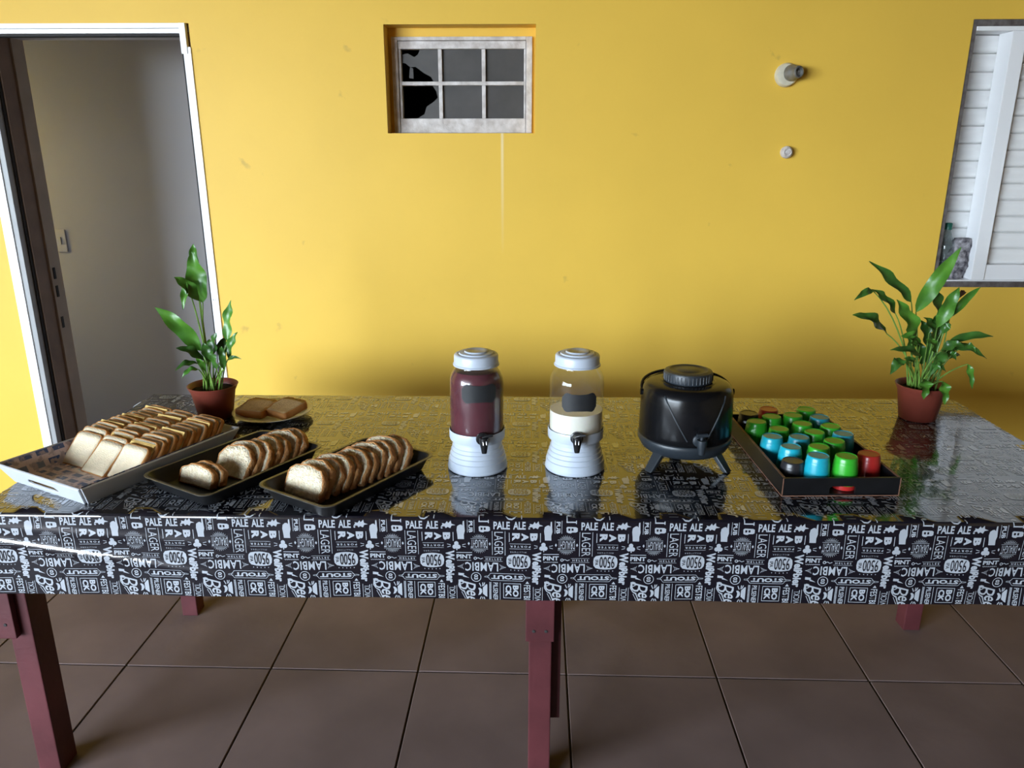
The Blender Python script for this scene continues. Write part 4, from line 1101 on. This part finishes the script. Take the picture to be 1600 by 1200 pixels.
for ci, cxx in enumerate((-0.0995, 0.0, 0.0995)):
    yl = -0.108 + (0.012, 0.0, 0.006)[ci]
    nb = nc = 0
    seq = ['bcb bbc bbb cbb bbc bbb cb', 'bbc bbb bcb bbb cbb bbc bb', 'bcc bbb bbc bbb bcb bbb cb'][ci].replace(' ', '')
    k = 0
    while yl < 0.150 and k < len(seq):
        kind = seq[k]
        tl = tilt0 - 0.16 * min(1, k / 3) + rnd.uniform(-0.05, 0.05)
        th_ = 0.0125 if kind == 'b' else 0.003
        p = Mt @ Vector((cxx + rnd.uniform(-0.003, 0.003), yl, 0.0055 if kind == 'b' else 0.0075))
        if kind == 'b':
            put_slice(sand[(k + ci) % 3], 'bread_slice', f'{ORD[nb]} bread slice from the front, {colnames[ci]}', 'sandwich bread on the white tray', p, tl, TA + rnd.uniform(-0.03, 0.03)); nb += 1
        else:
            o = obj('cheese_slice', ch_me)
            o.matrix_world = Matrix.Translation(p) @ Matrix.Rotation(TA + rnd.uniform(-0.05, 0.05), 4, 'Z') @ Matrix.Rotation(-tl, 4, 'X')
            tag(o, f'{ORD[nc]} yellow cheese slice from the front, {colnames[ci]}', 'cheese', 'cheese slices on the white tray'); nc += 1
        yl += (th_ + 0.0012) / math.cos(tl) + (0.004 if k % 3 == 2 else 0)
        k += 1

# ================================================================== BAKING PANS WITH HOME-BAKED BREAD
def pan(label, x, y, rz, w, l, h=0.040):
    t = thing('baking_pan', label, 'baking pan', (x, y, ZI), rz)
    def rr(w_, l_, r, z, n=6):
        out = []
        for cx, cy, a0 in ((w_ / 2 - r, l_ / 2 - r, 0), (-w_ / 2 + r, l_ / 2 - r, PI / 2), (-w_ / 2 + r, -l_ / 2 + r, PI), (w_ / 2 - r, -l_ / 2 + r, 1.5 * PI)):
            for k in range(n + 1):
                a = a0 + PI / 2 * k / n; out.append((cx + r * math.cos(a), cy + r * math.sin(a), z))
        return out
    L0 = [rr(w - 0.050, l - 0.050, 0.020, 0.0), rr(w - 0.044, l - 0.044, 0.024, 0.003), rr(w - 0.018, l - 0.018, 0.026, h - 0.004), rr(w - 0.014, l - 0.014, 0.027, h - 0.001),
          rr(w - 0.018, l - 0.018, 0.025, h - 0.001), rr(w - 0.022, l - 0.022, 0.024, h - 0.004), rr(w - 0.047, l - 0.047, 0.022, 0.0045), rr(w - 0.054, l - 0.054, 0.020, 0.0022)]
    vs = []; fs = []; n = len(L0[0])
    for r_ in L0: vs += r_
    for k in range(len(L0) - 1):
        for i in range(n):
            j = (i + 1) % n; fs.append((k * n + i, k * n + j, (k + 1) * n + j, (k + 1) * n + i))
    fs.append(tuple(reversed(range(n)))); fs.append(tuple((len(L0) - 1) * n + i for i in range(n)))
    MB().add(vs, fs).build('body', M_PAN, t, smooth=True, auto=0.9)
    Rm = [rr(w - 0.014, l - 0.014, 0.027, h - 0.0015), rr(w - 0.004, l - 0.004, 0.030, h), rr(w, l, 0.031, h - 0.001), rr(w - 0.001, l - 0.001, 0.030, h - 0.003), rr(w - 0.014, l - 0.014, 0.027, h - 0.003)]
    vs = []; fs = []
    for r_ in Rm: vs += r_
    for k in range(len(Rm)):
        for i in range(n):
            j = (i + 1) % n; k2 = (k + 1) % len(Rm); fs.append((k * n + i, k * n + j, k2 * n + j, k2 * n + i))
    MB().add(vs, fs).build('rim', M_PANRIM, t, smooth=True, auto=0.9)
    return t
P1A = math.radians(-30.5); P2A = math.radians(-31.8)
p1 = pan('dark baking pan of bread beside the white tray, with half slices in front', -0.7585, 1.8495, P1A, 0.252, 0.392)
p2 = pan('dark baking pan of bread nearest the dispensers, overhanging the table front edge', -0.4505, 1.797, P2A, 0.250, 0.396)
loaf = []
for s in range(6):
    loaf.append(slice_meshes(slice_outline(0.122 - 0.004 * (s % 3), 0.066 + 0.004 * (s % 2), 0.018, 4, 0.020, 0.0026, 20 + s), 0.019 + 0.001 * (s % 3), M_CRUMB2, M_CRUST2, 0.0030, 0.0012, 20 + s, 0.0012))
halfs = [slice_meshes(slice_outline(0.118, 0.038, 0.010, 3, 0.016, 0.0018, 40 + s), 0.020, M_CRUMB2, M_CRUST2, 0.003, 0.001, 40 + s, 0.001) for s in range(2)]
M1 = Matrix.Translation(p1.location) @ Matrix.Rotation(P1A, 4, 'Z')
M2 = Matrix.Translation(p2.location) @ Matrix.Rotation(P2A, 4, 'Z')
# pan nearest the dispensers: a whole sliced loaf leaning back
yl = -0.143
for k in range(11):
    tl = math.radians(30 if k else 24) + rnd.uniform(-0.06, 0.06)
    if k > 5: tl -= 0.05
    p = M2 @ Vector((-0.034 + 0.0042 * k + rnd.uniform(-0.005, 0.005), yl, 0.0045))
    put_slice(loaf[k % 6], 'bread_slice', f'{ORD[k]} rustic loaf slice from the near end, pan nearest the dispensers', 'loaf slices in the pan nearest the dispensers', p, tl, P2A + rnd.uniform(-0.08, 0.08))
    yl += 0.0255 + rnd.uniform(-0.001, 0.0025)
yl = -0.118
for k in range(2):
    p = M1 @ Vector((-0.022 + 0.004 * k, yl, 0.0045))
    put_slice(halfs[k], 'bread_slice', ['front low half slice of bread in the pan beside the white tray', 'low half slice of bread behind another, pan beside the white tray'][k], 'half slices in the pan beside the white tray', p, math.radians(22), P1A + 0.05)
    yl += 0.025
yl += 0.034
for k in range(7):
    tl = math.radians(34) + rnd.uniform(-0.06, 0.06)
    p = M1 @ Vector((0.002 + 0.004 * k + rnd.uniform(-0.006, 0.006), yl, 0.0045))
    put_slice(loaf[(k + 2) % 6], 'bread_slice', f'{ORD[k]} tall rustic slice from the near end, pan beside the white tray', 'tall slices in the pan beside the white tray', p, tl, P1A + rnd.uniform(-0.10, 0.10))
    yl += 0.0262 + rnd.uniform(-0.001, 0.003)

# ================================================================== PLATE
pc = on_z(425, 652, ZT)
pl = thing('plate', 'cream ceramic plate holding two bread slices beside the potted plant', 'plate', (-0.812, 2.303, ZI))
MB().lathe([(0.0001, 0.0), (0.062, 0.0), (0.066, 0.003), (0.090, 0.010), (0.118, 0.020), (0.122, 0.0215), (0.1225, 0.0235), (0.118, 0.0235), (0.092, 0.0145), (0.070, 0.0075), (0.060, 0.006), (0.0001, 0.006)], 56).build('dish', M_PLATE, pl, smooth=True, auto=1.2)
for k, (a, r) in enumerate(((0.25, 0.095), (0.10, 0.100), (-0.06, 0.096))):
    MB().plate(disc(0, 0, 0.009, 0.005, 10, 0.3 * k), [], 0.0006, lambda u, v, c, a=a, r=r: (r * math.cos(a) + u * math.cos(a) - v * math.sin(a), r * math.sin(a) + u * math.sin(a) + v * math.cos(a), 0.0160 + c + (u + r - 0.095) * 0.36)).build('blue_motif', M_BLUE, pl)
pls = [slice_meshes(slice_outline(0.098, 0.100, 0.016, 4, 0.003, 0.0010, 60 + s), 0.022, M_BROWNCRUMB, M_CRUST, 0.003, 0.0006, 60 + s, 0.0006) for s in (0, 1)]
o = put_slice(pls[0], 'bread_slice', 'thick brown-crusted bread slice on the plate, next to the flowerpot', 'slices on the plate', Vector((-0.872, 2.252, ZI + 0.034)), math.radians(84), math.radians(-14))
o = put_slice(pls[1], 'bread_slice', 'thick bread slice on the plate, overlapping toward the empty rim', 'slices on the plate', Vector((-0.790, 2.246, ZI + 0.036)), math.radians(82), math.radians(-30))

# ================================================================== POTTED PLANTS
def leaf_mesh(j, tip, width, facing, bend, wav, seed, m):
    """blade from j to tip; facing = rough normal; bend lifts the middle; wav ripples the rim"""
    rnd_ = random.Random(seed)
    j = Vector(j); tip = Vector(tip); ax = tip - j; L_ = ax.length; axn = ax.normalized()
    nrm = (facing - axn * facing.dot(axn)).normalized(); side = axn.cross(nrm).normalized()
    n = 14; vs = []; fs = []
    ph = rnd_.uniform(0, 6)
    for i in range(n + 1):
        q = i / n
        c = j + ax * q + bend * (4 * q * (1 - q))
        w = width / 2 * (math.sin(PI * min(1, q * 1.0) ** 0.72) ** 0.85 if 0 < q < 1 else 0.0)
        w = max(w, 0.0008)
        for s, k in ((-1, 0), (-0.5, 1), (0, 2), (0.5, 3), (1, 4)):
            lift = abs(s) * w * 0.38 + (wav * math.sin(q * 13 + ph + s) * abs(s) * w)
            vs.append(c + side * (s * w * 0.93) + nrm * lift)
    for i in range(n):
        for k in range(4):
            a = i * 5 + k; fs.append((a, a + 1, a + 6, a + 5))
    th_ = 0.0004
    N0 = len(vs); vs += [v - nrm * th_ for v in vs]
    fs += [tuple(reversed([i + N0 for i in f])) for f in fs]
    return MB().add(vs, fs)
def plant(name, label, base, potdims, leaves, seed, mats):
    rnd_ = random.Random(seed)
    t = thing(name, label, 'plant', base)
    rt, rb_, h = potdims
    MB().lathe([(0.0001, 0.0), (rb_ - 0.002, 0.0), (rb_, 0.002), (rt - 0.010, h - 0.020), (rt - 0.008, h - 0.018), (rt - 0.002, h - 0.004), (rt, h - 0.001), (rt - 0.001, h), (rt - 0.004, h - 0.001), (rt - 0.011, h - 0.020), (rt - 0.014, h - 0.030)], 44).build('pot', M_POT, t, smooth=True, auto=1.2)
    vs = [(0, 0, h - 0.019)]; fs = []
    for q in (0.5, 1.0):
        for i in range(24):
            a = 2 * PI * i / 24; vs.append((q * (rt - 0.0105) * math.cos(a), q * (rt - 0.0105) * math.sin(a), h - 0.021 + rnd_.uniform(-0.003, 0.005)))
    for i in range(24):
        k = (i + 1) % 24; fs += [(0, 1 + i, 1 + k), (1 + i, 25 + i, 25 + k, 1 + k)]
    mesh = mesh_from('soil', vs, fs, M_SOIL, True); obj('soil', mesh, t)
    b = Vector(base)
    for li, lf in enumerate(leaves):
        (jx, jy), (tx, ty), wpx, dj, dt = lf[:5]
        mi = lf[5] if len(lf) > 5 else rnd_.choice((0, 1))
        arch = lf[6] if len(lf) > 6 else 0.012
        J = on_y(jx, jy, b.y + dj) - b; T = on_y(tx, ty, b.y + dt) - b
        scale = ((J + b) - CAMP).dot(_f) / FPX
        w = wpx * scale * 1.08
        facing = Vector((rnd_.uniform(-0.3, 0.3), -0.85, 0.55 + rnd_.uniform(-0.1, 0.3)))
        bend = Vector((0, -0.3, 1.0)).normalized() * arch
        blade = leaf_mesh(J, T, w, facing, bend, 0.42, seed * 100 + li, mats[mi]).build('leaf', mats[mi], t, smooth=True, auto=2.5)
        ra_ = rnd_.uniform(0, 2 * PI); rr_ = rnd_.uniform(0.003, rt * 0.36)
        S_ = Vector((rr_ * math.cos(ra_) + max(-0.03, min(0.03, J.x * 0.35)), rr_ * math.sin(ra_) * 0.8, h - 0.022))
        pts = []
        for k in range(9):
            q = k / 8
            mid = Vector((S_.x * 0.6 + J.x * 0.4, S_.y * 0.6 + J.y * 0.4, S_.z + (max(J.z, S_.z + 0.05) - S_.z) * 0.72))
            pts.append(S_ * (1 - q) ** 2 + mid * 2 * q * (1 - q) + J * q * q)
        MB().tube(pts, [0.0030 - 0.0014 * k / 8 for k in range(9)], 6).build('stem', M_STEM, blade, smooth=True)
    return t
LL = [((317, 473), (299, 393), 30, 0.01, 0.0, 0), ((311, 470), (272, 433), 19, -0.01, -0.05, 0), ((291, 441), (286, 484), 11, -0.03, -0.05, 0, 0.004), ((306, 428), (302, 381), 14, 0.02, 0.03, 0),
      ((315, 548), (242, 480), 25, -0.01, -0.05, 0, 0.018), ((356, 534), (361, 469), 17, 0.0, 0.02, 0), ((357, 560), (371, 519), 13, -0.02, -0.01, 0), ((354, 566), (377, 561), 6, -0.03, -0.06, 1),
      ((319, 563), (275, 544), 15, -0.03, -0.08, 1), ((309, 568), (274, 579), 10, -0.04, -0.09, 1), ((310, 577), (284, 591), 9, -0.05, -0.08, 0), ((334, 562), (338, 520), 16, 0.0, -0.01, 1),
      ((346, 562), (352, 527), 16, 0.01, 0.02, 1), ((328, 566), (318, 536), 14, -0.02, -0.03, 1), ((350, 577), (346, 541), 11, -0.03, -0.04, 1), ((338, 576), (331, 548), 13, -0.03, -0.05, 1),
      ((322, 580), (306, 560), 9, -0.03, -0.05, 0), ((343, 580), (357, 546), 10, 0.02, 0.04, 1), ((330, 560), (327, 530), 11, 0.03, 0.05, 1)]
plant('potted_lily', 'leafy potted plant in terracotta pot beside the white bread tray', (-0.995, 2.303, ZI), (0.077, 0.052, 0.106), LL, 3, (M_LEAF, M_LEAF2))
RL = [((1424, 472), (1358, 408), 18, -0.02, -0.04, 1, 0.006), ((1399, 490), (1362, 452), 15, -0.02, -0.04, 1, 0.010), ((1364, 454), (1335, 469), 11, -0.04, -0.07, 1, 0.008), ((1385, 521), (1332, 492), 20, -0.02, -0.06, 1, 0.016),
      ((1431, 526), (1401, 468), 25, -0.03, -0.04, 0, 0.004), ((1431, 488), (1502, 386), 24, -0.01, 0.0, 0, 0.004), ((1466, 509), (1459, 449), 20, 0.01, 0.02, 1), ((1464, 512), (1499, 449), 21, -0.01, -0.01, 0),
      ((1484, 496), (1532, 449), 12, 0.01, 0.02, 0), ((1497, 466), (1509, 458), 8, 0.02, 0.03, 2), ((1470, 521), (1485, 506), 15, 0.0, -0.01, 1), ((1482, 534), (1552, 526), 13, 0.0, 0.0, 1),
      ((1484, 543), (1542, 561), 12, -0.01, -0.04, 1, 0.014), ((1437, 541), (1408, 525), 20, -0.04, -0.06, 0), ((1440, 557), (1391, 547), 13, -0.05, -0.09, 1), ((1410, 562), (1391, 585), 17, -0.03, -0.06, 1),
      ((1444, 592), (1443, 624), 19, -0.07, -0.092, 0, 0.006), ((1473, 596), (1476, 633), 16, -0.06, -0.085, 0, 0.006), ((1512, 569), (1519, 608), 10, -0.02, -0.03, 0, 0.006), ((1460, 530), (1443, 496), 17, 0.0, 0.0, 1),
      ((1478, 550), (1450, 590), 15, -0.04, -0.07, 1), ((1480, 556), (1494, 563), 12, -0.03, -0.05, 1), ((1458, 577), (1478, 581), 9, -0.04, -0.06, 1), ((1449, 571), (1461, 514), 16, 0.01, 0.02, 1),
      ((1425, 556), (1417, 520), 13, 0.0, 0.01, 1), ((1470, 548), (1506, 540), 15, -0.02, -0.05, 1), ((1440, 570), (1433, 532), 14, 0.02, 0.03, 1), ((1466, 566), (1490, 548), 13, 0.02, 0.04, 1), ((1505, 541), (1525, 552), 9, -0.02, -0.04, 1),
      ((1448, 540), (1438, 500), 15, 0.03, 0.04, 1), ((1456, 548), (1470, 508), 14, 0.04, 0.05, 1), ((1428, 545), (1420, 528), 14, -0.05, -0.07, 0), ((1462, 556), (1447, 530), 15, -0.05, -0.06, 0),
      ((1478, 560), (1500, 556), 12, 0.03, 0.05, 1), ((1430, 575), (1412, 560), 11, -0.05, -0.07, 1), ((1455, 585), (1468, 566), 11, -0.06, -0.07, 1), ((1452, 520), (1474, 488), 13, 0.02, 0.02, 1), ((1486, 548), (1518, 543), 11, 0.03, 0.04, 1)]
plant('potted_lily', 'bushy potted plant in terracotta pot near the shuttered window', (1.235, 2.335, ZI), (0.078, 0.054, 0.112), RL, 5, (M_LEAF, M_LEAF2, M_DRY))
